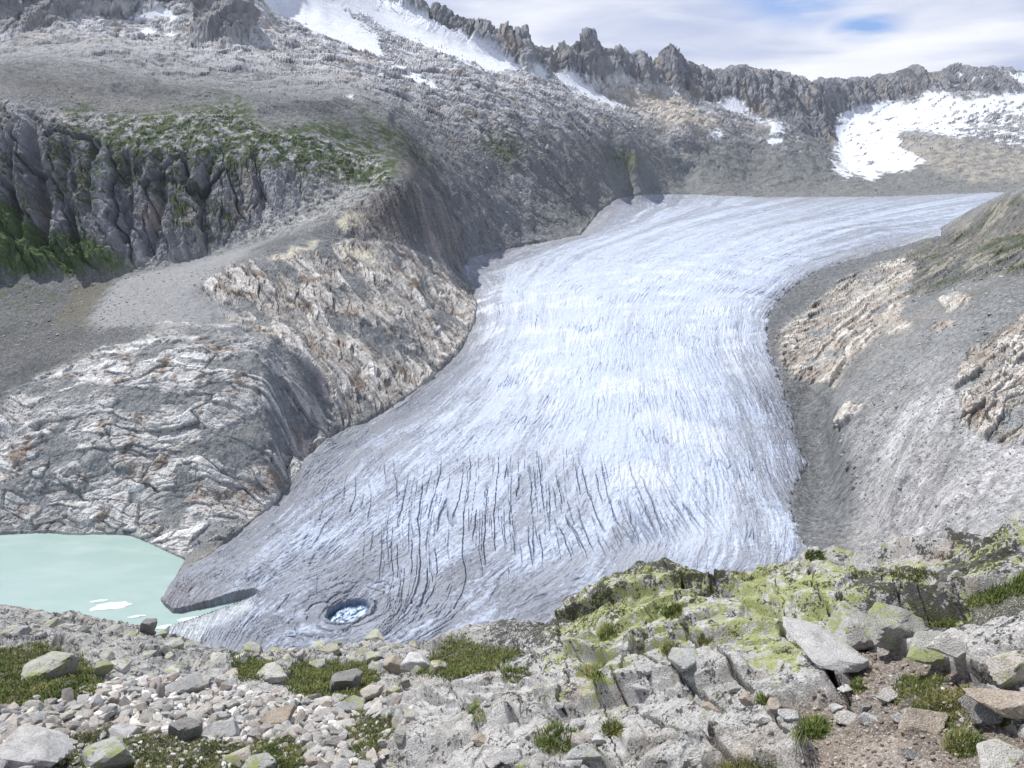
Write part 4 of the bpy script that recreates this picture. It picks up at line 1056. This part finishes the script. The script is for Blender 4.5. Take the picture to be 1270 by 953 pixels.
# hand-placed rocks: (px, py of the foot centre, width px, height ratio, depth ratio, yaw, tilt, kind, label)
HAND = [
 (1028,812,52,.34,1.75,.42,.10,'pale','large pale slab lying in the hollow between two jointed outcrops'),
 (1072,792,56,.75,1.25,.45,.15,'dark2','wedge-shaped grey block leaning at the head of the soil hollow'),
 (1118,786,70,.55,.9,-.4,.1,'boulder','lichen-topped block behind the soil hollow, right of the wedge-shaped block'),
 (1104,803,24,.45,.7,.1,.1,'pale','small white stone at the foot of the lichen-topped block'),
 (1163,812,52,.42,.8,-.1,.12,'boulder','flat grey rock at the right end of the soil hollow'),
 (1192,806,50,.55,.8,.2,.1,'stone','layered grey rock stacked left of the dark cleft'),
 (1262,838,52,.8,.9,.3,0,'boulder','rounded pale boulder beside the dark cleft at the right edge'),
 (1228,880,46,.6,.8,.6,.1,'dark','dark angular block right of the grass in the soil'),
 (1264,880,52,.42,.9,-.3,.0,'tan','brown weathered slab behind the dark block at the right edge'),
 (1101,868,26,.62,.8,.4,0,'pale','small white rock at the left tip of the grass patch in the soil'),
 (1146,903,46,.48,.8,-.5,.2,'tan','tan and white angular rock below the grass patch in the soil'),
 (1116,893,16,.5,.8,.1,0,'pale','tiny white stone left of the tan angular rock'),
 (1240,948,44,.65,.8,.2,.1,'boulder','white rock with a lime lichen spot in the bottom right corner'),
 (1132,940,22,.32,.6,-.4,.1,'dark','flat grey stone lying on the trodden soil'),
 (1077,895,24,.55,.7,-.3,.1,'pale','white stone beside the brown tuft, nearer the soil path'),
 (1048,897,30,.42,.7,.2,.1,'stone','flat grey stone right of the brown grass tuft'),
 (1036,880,14,.6,.8,.5,0,'pale','small white stone behind the brown grass tuft'),
 (963,882,26,.72,.8,.9,.1,'tan','tan stone at the upper left of the brown grass tuft'),
 (948,893,18,.5,.8,.1,0,'pale','pale pebble left of the tan stone by the lower joint'),
 (981,890,26,.38,.7,-.2,0,'pale','flat white stone between the tan stone and the brown tuft'),
 (978,904,18,.6,.9,.7,0,'stone','grey stone touching the left side of the brown tuft'),
 (1046,860,16,.7,.8,.2,0,'pale','small white stone at the lower end of the large pale slab'),
 (1074,880,16,.5,.8,.2,0,'dark','dark grey stone on the soil above the white stone'),
 (849,829,40,.62,.9,.4,.1,'boulder','lichened boulder wedged in the joint of the outcrop'),
 (910,855,16,.55,.9,.3,0,'pale','white pebble lying in the lower joint'),
 (928,872,18,.85,.9,.2,0,'tan','upright tan stone in the lower joint'),
 (946,892,20,.5,.8,.2,0,'pale','pale grey stone at the end of the lower joint'),
 (802,834,14,.7,.9,.2,0,'pale','white pebble on the outcrop face below the upper joint'),
 (797,858,18,.35,.7,-.3,0,'pale','flat white stone on the outcrop ledge beneath the white pebble'),
 (881,877,18,.3,.6,.1,0,'tan','flat rust-coloured stone lying on the outcrop'),
 (719,926,34,.5,.7,.1,.1,'stone','grey angular rock right of the rounded green tuft'),
 (719,901,14,.6,.8,.1,0,'pale','white pebble at the top right of the rounded green tuft'),
 (740,922,14,.8,.8,.1,0,'pale','white stone right of the grey angular rock by the tuft'),
 (728,937,36,.3,.7,.1,0,'boulder','flat grey-green stone in front of the grey angular rock'),
 (692,876,14,.6,.8,.1,0,'pale','white stone sitting in a small hole of the outcrop'),
 (634,940,32,.42,.8,.2,.1,'pale','smooth pale grey stone at the bottom of the outcrop'),
 (612,948,26,.5,.8,.6,0,'stone','brown-grey stone left of the smooth pale stone'),
 (594,918,22,.35,.7,.3,0,'tan','thin rusty flake lying on the pale outcrop'),
 (426,857,52,.62,.75,.5,.2,'dark','dark wedge-shaped boulder standing in the central grass'),
 (460,864,30,.6,.8,.2,0,'boulder','grey boulder right of the dark wedge-shaped boulder'),
 (514,829,30,.8,.9,.1,0,'pale','round white boulder left of the mossy hollow'),
 (486,829,30,.75,.8,.7,0,'tan','brown block touching the round white boulder'),
 (541,832,26,.7,.8,.2,0,'boulder','yellow-lichened boulder right of the round white boulder'),
 (392,826,22,.6,.8,.1,0,'boulder','small lichened boulder at the near rim, left of the brown block'),
 (438,881,30,.6,.8,-.5,.1,'boulder','lichened block below the dark wedge-shaped boulder'),
 (400,874,26,.5,.8,.2,0,'stone','grey rock at the lower edge of the central grass'),
 (184,783,22,.9,.9,.3,.35,'dark','pointed dark rock standing on the left rim before the lake'),
 (60,838,56,.6,.9,.2,0,'boulder','rounded lichened boulder in the left grass'),
 (126,834,24,.9,.9,.2,0,'boulder','yellow-green boulder right of the left grass'),
 (340,843,40,.7,.9,.3,0,'boulder','big lichened boulder between the rubble and the central grass'),
 (340,894,36,.48,.9,.1,.1,'tan','reddish-brown block in the right part of the rubble'),
 (296,948,34,.65,.8,.4,.1,'boulder','rounded lichened boulder by the lower grass, bottom of the picture'),
 (318,953,36,.5,.8,.2,0,'boulder','yellow-green boulder at the very bottom, right of the lower grass'),
 (128,948,72,.4,.7,.3,.15,'boulder','flat lichened boulder in the middle of the lower left grass'),
 (224,911,44,.5,.8,-.3,.1,'dark','dark flat stone at the upper edge of the lower left grass'),
 (272,912,46,.42,.8,.5,.2,'pale','bright white slab in the middle of the rubble field'),
 (30,945,64,.5,.9,.2,.1,'pale','broad white block in the bottom left corner'),
 (226,858,48,.5,.8,.2,.15,'stone','large flat grey stone crowning the rubble field'),
 (152,912,40,.45,.8,-.2,.1,'pale','pale slab left of the dark flat stone'),
]
hand_pts = []
for i, (px, py, wpx, hr, dr, yaw, tilt, kind, lab) in enumerate(HAND):
    if kind == 'dark2': kind = 'boulder'
    p, gi, gj = fg_at(px, py); r = np.linalg.norm(p); s = wpx / F * r * (.54 if px > 560 else .50)
    me = PROTO[kind][i % len(PROTO[kind])]
    z = p[2] + s * hr * (.2 if wpx > 30 else .4)
    rock_obj('boulder' if wpx > 28 else 'stone', me, (p[0], p[1] + s * dr * .35, z), (s, s * dr, s * hr), (tilt, tilt * .6, yaw), lab, 'boulder' if wpx > 28 else 'stone')
    hand_pts.append((p[0], p[1], s))

# ---- rubble: the biggest as individuals, the rest as one heap
idx = np.argwhere((FI['rub'] > .6) & (fpx > -40) & (fpx < 560) & (fpy < 975) & (FI['gr'] < .3))
RS.shuffle(idx)
taken = [(a, b, s * .75) for a, b, s in hand_pts]; big = []
sizes = np.sort(.04 + .10 * RS.rand(9000) ** 3.0)[::-1]
cell = {}
def ok(x, y, s, pack=.72):
    k = (int(x // .5), int(y // .5))
    for a in (-1, 0, 1):
        for b in (-1, 0, 1):
            for (u, v, w_) in cell.get((k[0] + a, k[1] + b), ()):
                if (u - x) ** 2 + (v - y) ** 2 < ((s + w_) * pack) ** 2: return False
    return True
def put(x, y, s): cell.setdefault((int(x // .5), int(y // .5)), []).append((x, y, s))
for a, b, s in taken: put(a, b, s)
placed = []; t_ = 0
for (i, j) in idx[:60000]:
    if t_ >= len(sizes): break
    s = sizes[t_]; p = FP[i, j]
    if ok(p[0], p[1], s): put(p[0], p[1], s); placed.append((p, s, i, j)); t_ += 1; fails = 0
    else:
        fails = fails + 1 if 'fails' in dir() else 1
        if fails > 25: t_ += 6; fails = 0
print('rubble stones', len(placed))
placed.sort(key=lambda e: -e[1] / np.linalg.norm(e[0]))
for k, (p, s, i, j) in enumerate(placed[:240]):
    sx, sy, sz = RS.uniform(.85, 1.6), RS.uniform(.65, 1.15), RS.uniform(.28, .68)
    rock_obj('stone', PROTO['stone'][k % 16], (p[0], p[1], p[2] + s * sz * RS.uniform(.3, .75)), (s * sx, s * sy, s * sz), (RS.normal() * .4, RS.normal() * .4, RS.uniform(0, 6.28)),
             'angular pale stone lying loose in the rubble field at the lower left', 'stone', 'stones of the rubble field')

def heap(name, items, mat, label, sub=2, flat=(.4, .75), colour=None):
    Vs, Fs, Cs = [], [], []; n = 0
    shapes = [rock_shape(RS, sub, 6, .03) for _ in range(24)]
    for k, (p, s) in enumerate(items):
        Pv, Fc = shapes[k % 24]; a, b, c_ = RS.uniform(0, 6.28), RS.normal() * .4, RS.normal() * .4
        M = np.array((Vector((0, 0, 0)), ) * 0) if 0 else None
        ca, sa = math.cos(a), math.sin(a); Rz = np.array([[ca, -sa, 0], [sa, ca, 0], [0, 0, 1]]); cb, sb = math.cos(b), math.sin(b); Rx = np.array([[1, 0, 0], [0, cb, -sb], [0, sb, cb]])
        S = np.array([RS.uniform(.8, 1.4), RS.uniform(.7, 1.1), RS.uniform(*flat)]) * s
        Q = (Pv * S) @ Rx.T @ Rz.T + np.asarray(p) + np.array([0, 0, s * S[2] / s * .4])
        Vs.append(Q); Fs.append(Fc + n); n += len(Q)
        base = np.array(colour[RS.randint(len(colour))]) * RS.uniform(.75, 1.25); Cs.append(np.tile(base, (len(Q), 1)))
    me = raw_mesh(name, np.concatenate(Vs), np.concatenate(Fs), mat, {'tint': np.clip(np.concatenate(Cs), 0, .85)})
    return tag(me, label, kind='stuff')

def tint_material(name, s=1.0):
    t = NT(name); p = t.pos(); n = t.noise(p, 20 * s, 5, .7)
    col = t.mix(1.0, t.attr('tint'), t.mix(t.ramp(n, .3, .7), (.6, .6, .6), (1.3, 1.3, 1.3)), 'MULTIPLY')
    return t.finish(col, t.bump(n, .03 / s, .8), .9, .15)
M_TS = tint_material('rubble_fragments')
PALC = [(.58, .57, .55), (.50, .485, .465), (.42, .375, .335), (.64, .635, .625), (.36, .36, .36), (.54, .505, .465), (.30, .26, .23)]
small = [(p, s) for p, s, i, j in placed[240:]]
# crumbs between the stones and on the soil
ids = np.argwhere(((FI['rub'] > .5) | (FI['soil'] > .5)) & (fpx > -40) & (fpx < 1310) & (fpy < 980)); RS.shuffle(ids)
soilbits = []
for (i, j) in ids[:5200]:
    r = FI['R'][i, j]; (small if FI['rub'][i, j] > .5 else soilbits).append((FP[i, j], r * RS.uniform(.0012, .0045) * (1.2 if FI['rub'][i, j] > .5 else 1)))
heap('rubble', small, M_TS, 'small broken stones and grit filling the rubble field and the soil', colour=PALC)

heap('gravel', soilbits, M_TS, 'brown and grey grit trodden into the soil hollow at the right', colour=[(.26, .21, .18), (.33, .29, .25), (.20, .175, .155), (.42, .39, .36), (.30, .25, .21)])
# stones and blocks scattered on the outcrop rims and the left ledge
M_TS2 = M_TS
ids = np.argwhere((FI['rock'] > .8) & (fpx > -40) & (fpx < 520) & (fpy > 775) & (fpy < 960) & (FI['R'] < 26)); RS.shuffle(ids)
n_ = 0
for (i, j) in ids[:900]:
    p = FP[i, j]; r = FI['R'][i, j]; s = r * RS.uniform(.006, .0155)
    if not ok(p[0], p[1], s, .9): continue
    put(p[0], p[1], s); n_ += 1
    rock_obj('boulder', PROTO['boulder'][n_ % 8], (p[0], p[1], p[2] + s * .12), (s * RS.uniform(.9, 1.4), s * RS.uniform(.8, 1.1), s * RS.uniform(.45, .8)), (RS.normal() * .2, RS.normal() * .2, RS.uniform(0, 6.28)),
             'grey-green lichened boulder on the rough ledge at the left, between the grass and the rim', 'boulder', 'lichened boulders on the left ledge')
    if n_ >= 110: break

# ---------------------------------------------------------------- grass
def blades(name, pts, mat, length, width, label, cat=None, kind=None, group=None, lean=.7, up=None):
    pts = np.asarray(pts); n = len(pts)
    a = RS.uniform(0, 2 * math.pi, n); ln = length * RS.uniform(.5, 1.25, n); w_ = width * RS.uniform(.7, 1.3, n)
    d = np.stack([np.cos(a), np.sin(a), np.zeros(n)], 1); side = np.stack([-np.sin(a), np.cos(a), np.zeros(n)], 1)
    k = RS.uniform(.15, 1.0, n) * lean
    if up is not None: d = d * .5 + up * .9
    mid = pts + (d * (k * .35)[:, None] + np.array([0, 0, 1]) * (1 - .2 * k)[:, None] * .55) * ln[:, None]
    tip = pts + (d * (k * 1.1)[:, None] + np.array([0, 0, 1]) * (1 - .55 * k)[:, None]) * ln[:, None]
    V = np.stack([pts - side * w_[:, None] / 2, pts + side * w_[:, None] / 2, mid + side * w_[:, None] * .4, mid - side * w_[:, None] * .4, tip], 1).reshape(-1, 3)
    b = np.arange(n)[:, None] * 5
    T3 = np.concatenate([b + [0, 1, 2], b + [0, 2, 3], b + [3, 2, 4]], 0)
    dry = fbm(pts[:, 0] * 2.2, pts[:, 1] * 2.2, 3, 701) * 1.3 + RS.normal(size=n) * .3
    c0 = np.array([.10, .14, .035]); c1 = np.array([.31, .28, .13])
    c = c0 + (c1 - c0) * np.clip(dry * .8 + .22, 0, 1)[:, None]; c *= RS.uniform(.65, 1.4, n)[:, None]
    ob = raw_mesh(name, V, T3, mat, {'tint': np.repeat(c, 5, 0)})
    return tag(ob, label, cat, group, kind)
tg = NT('alpine_grass'); tg.finish(tg.attr('tint'), None, .7, .2); M_GR = tg.m
try: tg.bsdf.inputs['Subsurface Weight'].default_value = 0
except Exception: pass

GLAB = ['short green grass on the rough ledge at the left edge', 'green grass patch below the rubble at the lower left', 'dark green turf around the dark wedge-shaped boulder in the centre', 'mossy grass hollow behind the pale outcrop', 'grass pocket at the left foot of the pale outcrop', 'grass among boulders below the rubble, at the bottom', 'mixed green and straw grass patch on the soil at the right', 'sparse brown grass above the rubble crown', 'straw-coloured grass fringe at the very bottom beneath the outcrop', 'grass strip filling the crevice of the right boulder ridge']
for gp, lab in zip(GRASS, GLAB):
    wx = fpx + fbm(FP[..., 0] * 2, FP[..., 1] * 2, 3, 711) * 12; wy = fpy + fbm(FP[..., 0] * 2, FP[..., 1] * 2, 3, 712) * 10
    m = (sdf(wx, wy, gp) > -1) & (FI['R'] < 30) & (fpx > -60) & (fpx < 1330) & (fpy < 990)
    m &= fbm(FP[..., 0] * 3.5, FP[..., 1] * 3.5, 3, 713) > -.22
    k = np.argwhere(m)
    if len(k) < 5: continue
    r = FI['R'][k[:, 0], k[:, 1]].mean()
    n = int(min(len(k) * 3.2, 30000)); s_ = k[RS.randint(0, len(k), n)]
    pts = FP[s_[:, 0], s_[:, 1]] + RS.normal(size=(n, 3)) * [r * .0012, r * .0025, 0] - [0, 0, .01]
    blades('grass', pts, M_GR, .035 + .0034 * r, .0007 * r + .001, lab, kind='stuff')

TUFTS = [(690,918,54,1.0,'rounded bright green grass tuft at the foot of the pale outcrop'), (1007,905,40,1.0,'brown and green grass tuft left of the soil path'),
 (1196,925,48,.9,'low dark tuft at the right of the soil, below the grass patch'), (833,760,24,.9,'small tuft growing where the two joints meet'), (752,785,26,.8,'tuft on the lichened face of the outcrop'),
 (834,808,26,.9,'tuft behind the lichened boulder wedged in the joint'), (735,836,22,.8,'straw tuft in the left joint of the outcrop'), (640,838,34,.8,'olive tuft in the hollow left of the outcrop'),
 (1064,852,22,.7,'tiny tuft right of the large pale slab end'), (874,794,18,.8,'tiny brown tuft in the joint right of the meeting joints'), (1168,775,30,.8,'mossy tuft by the right outcrop block'),
 (1240,893,26,.7,'thin tuft behind the dark angular block'), (1010,690,22,.5,'olive tuft on the far rim of the outcrop'), (1135,712,60,.5,'long dark green tuft row on the far ledge of the outcrop'), (948,870,16,.8,'tiny green tuft at the lower joint'), (760,905,24,.8,'short green tuft right of the stones beside the rounded tuft'), (590,882,20,.6,'small green tuft in the pale outcrop face')]
for (px, py, wpx, hgt, lab) in TUFTS:
    p, i, j = fg_at(px, py); r = np.linalg.norm(p); rad = wpx / F * r * .5
    n = int(260 + wpx * 34); ry = wpx * (.30 if wpx < 58 else .10)
    cand = np.argwhere((((fpx - px) / (wpx * .5)) ** 2 + ((fpy - py) / ry) ** 2 < 1) & (np.abs(FI['R'] - math.hypot(p[0], p[1])) < .7))
    if len(cand) < 3: cand = np.array([[i, j]])
    c_ = cand[RS.randint(0, len(cand), n)]; pts = FP[c_[:, 0], c_[:, 1]] + RS.normal(size=(n, 3)) * [rad * .05, rad * .05, 0]
    up = (pts - pts.mean(0)) / (rad + 1e-6); up[:, 2] = 0
    blades('grass_tuft', pts - [0, 0, .02], M_GR, (.04 + .0075 * r) * hgt, .0009 * r, lab, 'grass tuft', lean=.9, up=up)

# ---------------------------------------------------------------- boulders on the far slopes
gpx, gpy = proj(P[..., 0], P[..., 1], P[..., 2])
def slope_pts(poly, n, rmax=1600):
    m = (sdf(gpx, gpy, poly) > 0) & (info['R'] < rmax) & (info['R'] > 250); k = np.argwhere(m)
    return k[RS.randint(0, len(k), n)]
ROW = [(1062,600),(1066,612),(1058,588),(1052,572),(1048,560),(1044,548),(1060,580),(1070,606),(1056,596),(1050,582),(1064,592),(1046,540),(1042,532),(1068,598),(1074,614),(1038,528),(1054,560),(1060,605),(1045,566),(1090,570),(1120,480),(1170,408),(1222,415),(1130,655),(1090,640),(1115,605),(1150,500),(1185,470)]
for k_, (px, py) in enumerate(ROW):
    d = (gpx - px) ** 2 + (gpy - py) ** 2 + (info['R'] > 1500) * 1e6; i, j = np.unravel_index(np.argmin(d), d.shape); p = P[i, j]; r = np.linalg.norm(p); s = r / F * RS.uniform(2.0, 3.6)
    row = k_ < 19
    rock_obj('boulder', PROTO['grey'][k_ % 8], (p[0], p[1], p[2] + s * .2), (s, s * RS.uniform(.7, 1.1), s * RS.uniform(.55, .9)), (0, RS.normal() * .2, RS.uniform(0, 6.28)),
             'grey boulder in the line of boulders between the dark moat and the scree' if row else 'lone grey boulder lying out on the pale scree of the right slope', 'boulder', 'boulders lining the dark moat' if row else 'lone boulders on the right scree')
M_SC = tint_material('scree_fragments', .05)
GR_ = [(.30, .30, .31), (.40, .40, .40), (.24, .24, .25), (.50, .50, .50), (.34, .32, .30)]
it = []
for poly, n, s0 in (([(1050,500),(1180,430),(1290,400),(1300,690),(1040,690),(1075,640)], 5200, .0011), ([(1040,420),(1180,330),(1280,330),(1290,400),(1180,430),(1060,490)], 900, .0011),
                ([(-30,350),(120,350),(200,400),(90,455),(-30,480)], 1500, .0010), ([(130,345),(300,330),(240,400),(120,400)], 500, .0009), ([(0,120),(300,110),(460,130),(300,180),(0,150)], 700, .0010), ([(560,200),(720,200),(740,260),(600,320)], 500, .0010)):
    for (i, j) in slope_pts(poly, n, 2600):
        r = info['R'][i, j]; it.append((P[i, j], r * s0 * (RS.uniform(.35, 1.0) + 1.6 * RS.rand() ** 9)))
heap('scree', it, M_SC, 'scattered grey stones of the scree and moraine slopes', colour=GR_)

# ---------------------------------------------------------------- floes on the lake
t = NT('rotten_lake_ice'); pq_ = t.pos(); nn = t.noise(pq_, .8, 5, .6)
M_FLOE = t.finish(t.mix(t.ramp(nn, .35, .65), (.42, .51, .50), (.66, .71, .70)), t.bump(nn, .3, .6), .6, .3)
for (px, py, w_, d_, lab) in ((138,752,11,4.2,'long white ice floe in the lake nearest the snout'), (170,765,4.5,1.4,'small thin ice floe between the long floe and the near shore'), (122,746,5,1.6,'grey-white floe just beyond the long white floe'), (236,768,7.5,2.2,'broken white ice floe in the mouth of the meltwater slit'), (205,778,6,2,'white floe against the ice near the pointed dark rock'), (112,781,12,1.6,'white ice edge behind the left rim')):
    a, tt = ray(px, py); r = WATER / float(tt); V, Fc = ICO[3]
    rad = 1 + .35 * fbm(V[:, 0] * 1.6 + px, V[:, 1] * 1.6, 3, 801)
    Q = V * np.array([w_, d_, .5])[None] * np.stack([rad, rad, 1 + 0 * rad], 1); Q[:, 2] += .12 * fbm(Q[:, 0], Q[:, 1], 3, 803) 
    ob = raw_mesh('ice_floe', Q, Fc, M_FLOE); ob.location = (r * math.sin(float(a)), r * math.cos(float(a)), WATER + .05); ob.rotation_euler = (0, 0, .25)
    tag(ob, lab, 'ice floe')
# ---------------------------------------------------------------- camera, sun, sky
cam = bpy.data.cameras.new('camera'); co = bpy.data.objects.new('camera', cam); COL.objects.link(co)
cam.sensor_fit = 'HORIZONTAL'; cam.sensor_width = 36; cam.lens = 36 * F / 1270
co.rotation_euler = (math.radians(90) - PITCH, 0, 0); cam.clip_start = .1; cam.clip_end = 60000
bpy.context.scene.camera = co
SUN_EL, SUN_AZ = math.radians(56), math.radians(-52)      # azimuth from +Y toward +X
sd = Vector((math.cos(SUN_EL) * math.sin(SUN_AZ), math.cos(SUN_EL) * math.cos(SUN_AZ), math.sin(SUN_EL)))
sl_ = bpy.data.lights.new('sun', 'SUN'); sl_.energy = 5.0; sl_.angle = math.radians(.8); sl_.color = (1, .965, .915)
so = bpy.data.objects.new('sun', sl_); COL.objects.link(so); so.rotation_euler = sd.to_track_quat('Z', 'Y').to_euler()
w = bpy.data.worlds.new('World'); bpy.context.scene.world = w; w.use_nodes = True
nt = w.node_tree; bg = nt.nodes['Background']; N_ = nt.nodes.new
sky = N_('ShaderNodeTexSky'); sky.sky_type = 'NISHITA'; sky.sun_disc = False; sky.sun_elevation = SUN_EL; sky.sun_rotation = SUN_AZ; sky.altitude = 2400
tc = N_('ShaderNodeTexCoord')
mp = N_('ShaderNodeMapping'); mp.inputs['Scale'].default_value = (2.2, 2.2, 13); mp.inputs['Rotation'].default_value = (0, math.radians(-5), 0); nt.links.new(tc.outputs['Generated'], mp.inputs['Vector'])
def wn(scale, det, ro, vec, dist=0):
    n = N_('ShaderNodeTexNoise'); n.inputs['Scale'].default_value = scale; n.inputs['Detail'].default_value = det; n.inputs['Roughness'].default_value = ro; n.inputs['Distortion'].default_value = dist
    nt.links.new(vec, n.inputs['Vector']); return n.outputs['Fac']
def wr(v, a, b, lo=0, hi=1):
    n = N_('ShaderNodeMapRange'); n.interpolation_type = 'SMOOTHSTEP'
    for k, x in zip(('From Min', 'From Max', 'To Min', 'To Max'), (a, b, lo, hi)): n.inputs[k].default_value = x
    nt.links.new(v, n.inputs['Value']); return n.outputs[0]
def wm(f, a, b):
    n = N_('ShaderNodeMix'); n.data_type = 'RGBA'
    for s_, v in ((n.inputs['Factor'], f), (n.inputs['A'], a), (n.inputs['B'], b)):
        if isinstance(v, tuple): s_.default_value = (*v, 1)
        elif isinstance(v, float): s_.default_value = v
        else: nt.links.new(v, s_)
    return n.outputs['Result']
c1 = wn(1.0, 6, .5, mp.outputs[0], .4); c2 = wn(2.7, 5, .5, mp.outputs[0], .3)
K = 1 / .11
cloud = wm(wr(c1, .42, .66), (.46 * K, .52 * K, .72 * K), (.96 * K, .97 * K, 1.0 * K))
cloud = wm(wr(c2, .5, .7, 0, .6), cloud, (.86 * K, .89 * K, .97 * K))
# openings of blue
def hole(px, py, rad):
    a, t = ray(px, py); v = Vector((math.sin(a), math.cos(a), float(t))).normalized()
    s = N_('ShaderNodeVectorMath'); s.operation = 'SUBTRACT'; nt.links.new(tc.outputs['Generated'], s.inputs[0]); s.inputs[1].default_value = v
    m = N_('ShaderNodeVectorMath'); m.operation = 'MULTIPLY'; nt.links.new(s.outputs[0], m.inputs[0]); m.inputs[1].default_value = (1, 1, 2.6)
    l = N_('ShaderNodeVectorMath'); l.operation = 'LENGTH'; nt.links.new(m.outputs[0], l.inputs[0])
    return wr(l.outputs['Value'], rad, 0, 0, 1)
h = N_('ShaderNodeMath'); h.operation = 'MAXIMUM'; nt.links.new(hole(1000, -8, .12), h.inputs[0]); nt.links.new(hole(1075, 33, .055), h.inputs[1])
h2 = N_('ShaderNodeMath'); h2.operation = 'MULTIPLY'; h2.use_clamp = True; nt.links.new(h.outputs[0], h2.inputs[0]); nt.links.new(wr(c2, .62, .40, .25, 1.3), h2.inputs[1])
blue = wm(.6, sky.outputs[0], (.22 * K, .42 * K, .9 * K))
gen = wm(wr(c1, .30, .22), cloud, blue)
fin = wm(h2.outputs[0], gen, blue)
sx = N_('ShaderNodeSeparateXYZ'); nt.links.new(tc.outputs['Generated'], sx.inputs[0])
high = wm(wr(c1, .40, .60), wm(.25, sky.outputs[0], (.35 * K, .42 * K, .6 * K)), (.46 * K, .50 * K, .60 * K))
fin = wm(wr(sx.outputs['Z'], .30, .55), fin, high)
nt.links.new(fin, bg.inputs['Color']); bg.inputs['Strength'].default_value = .11
sc = bpy.context.scene
sc.view_settings.view_transform = 'Standard'; sc.view_settings.look = 'None'; sc.view_settings.gamma = 1; sc.view_settings.exposure = 0.18
sc.render.engine = 'CYCLES'

# ---------------------------------------------------------------- mountain air
def haze():
    x0, x1, y0, y1, z0, z1 = -9000, 9000, -60, 11300, -1200, 1900
    V = np.array([[x, y, z] for x in (x0, x1) for y in (y0, y1) for z in (z0, z1)], float)
    q = np.array([[0, 1, 3, 2], [4, 6, 7, 5], [0, 4, 5, 1], [2, 3, 7, 6], [0, 2, 6, 4], [1, 5, 7, 3]])
    t = NT('thin_mountain_air'); v = t.n('ShaderNodeVolumePrincipled'); v.inputs['Color'].default_value = (.80, .88, 1, 1); v.inputs['Density'].default_value = 1.6e-5; v.inputs['Anisotropy'].default_value = .3
    t.t.nodes.remove(t.bsdf); t.l(v.outputs[0], t.out.inputs['Volume'])
    tag(raw_mesh('haze', V, q, t.m), 'thin pale blue air over the valley', kind='stuff')
haze()
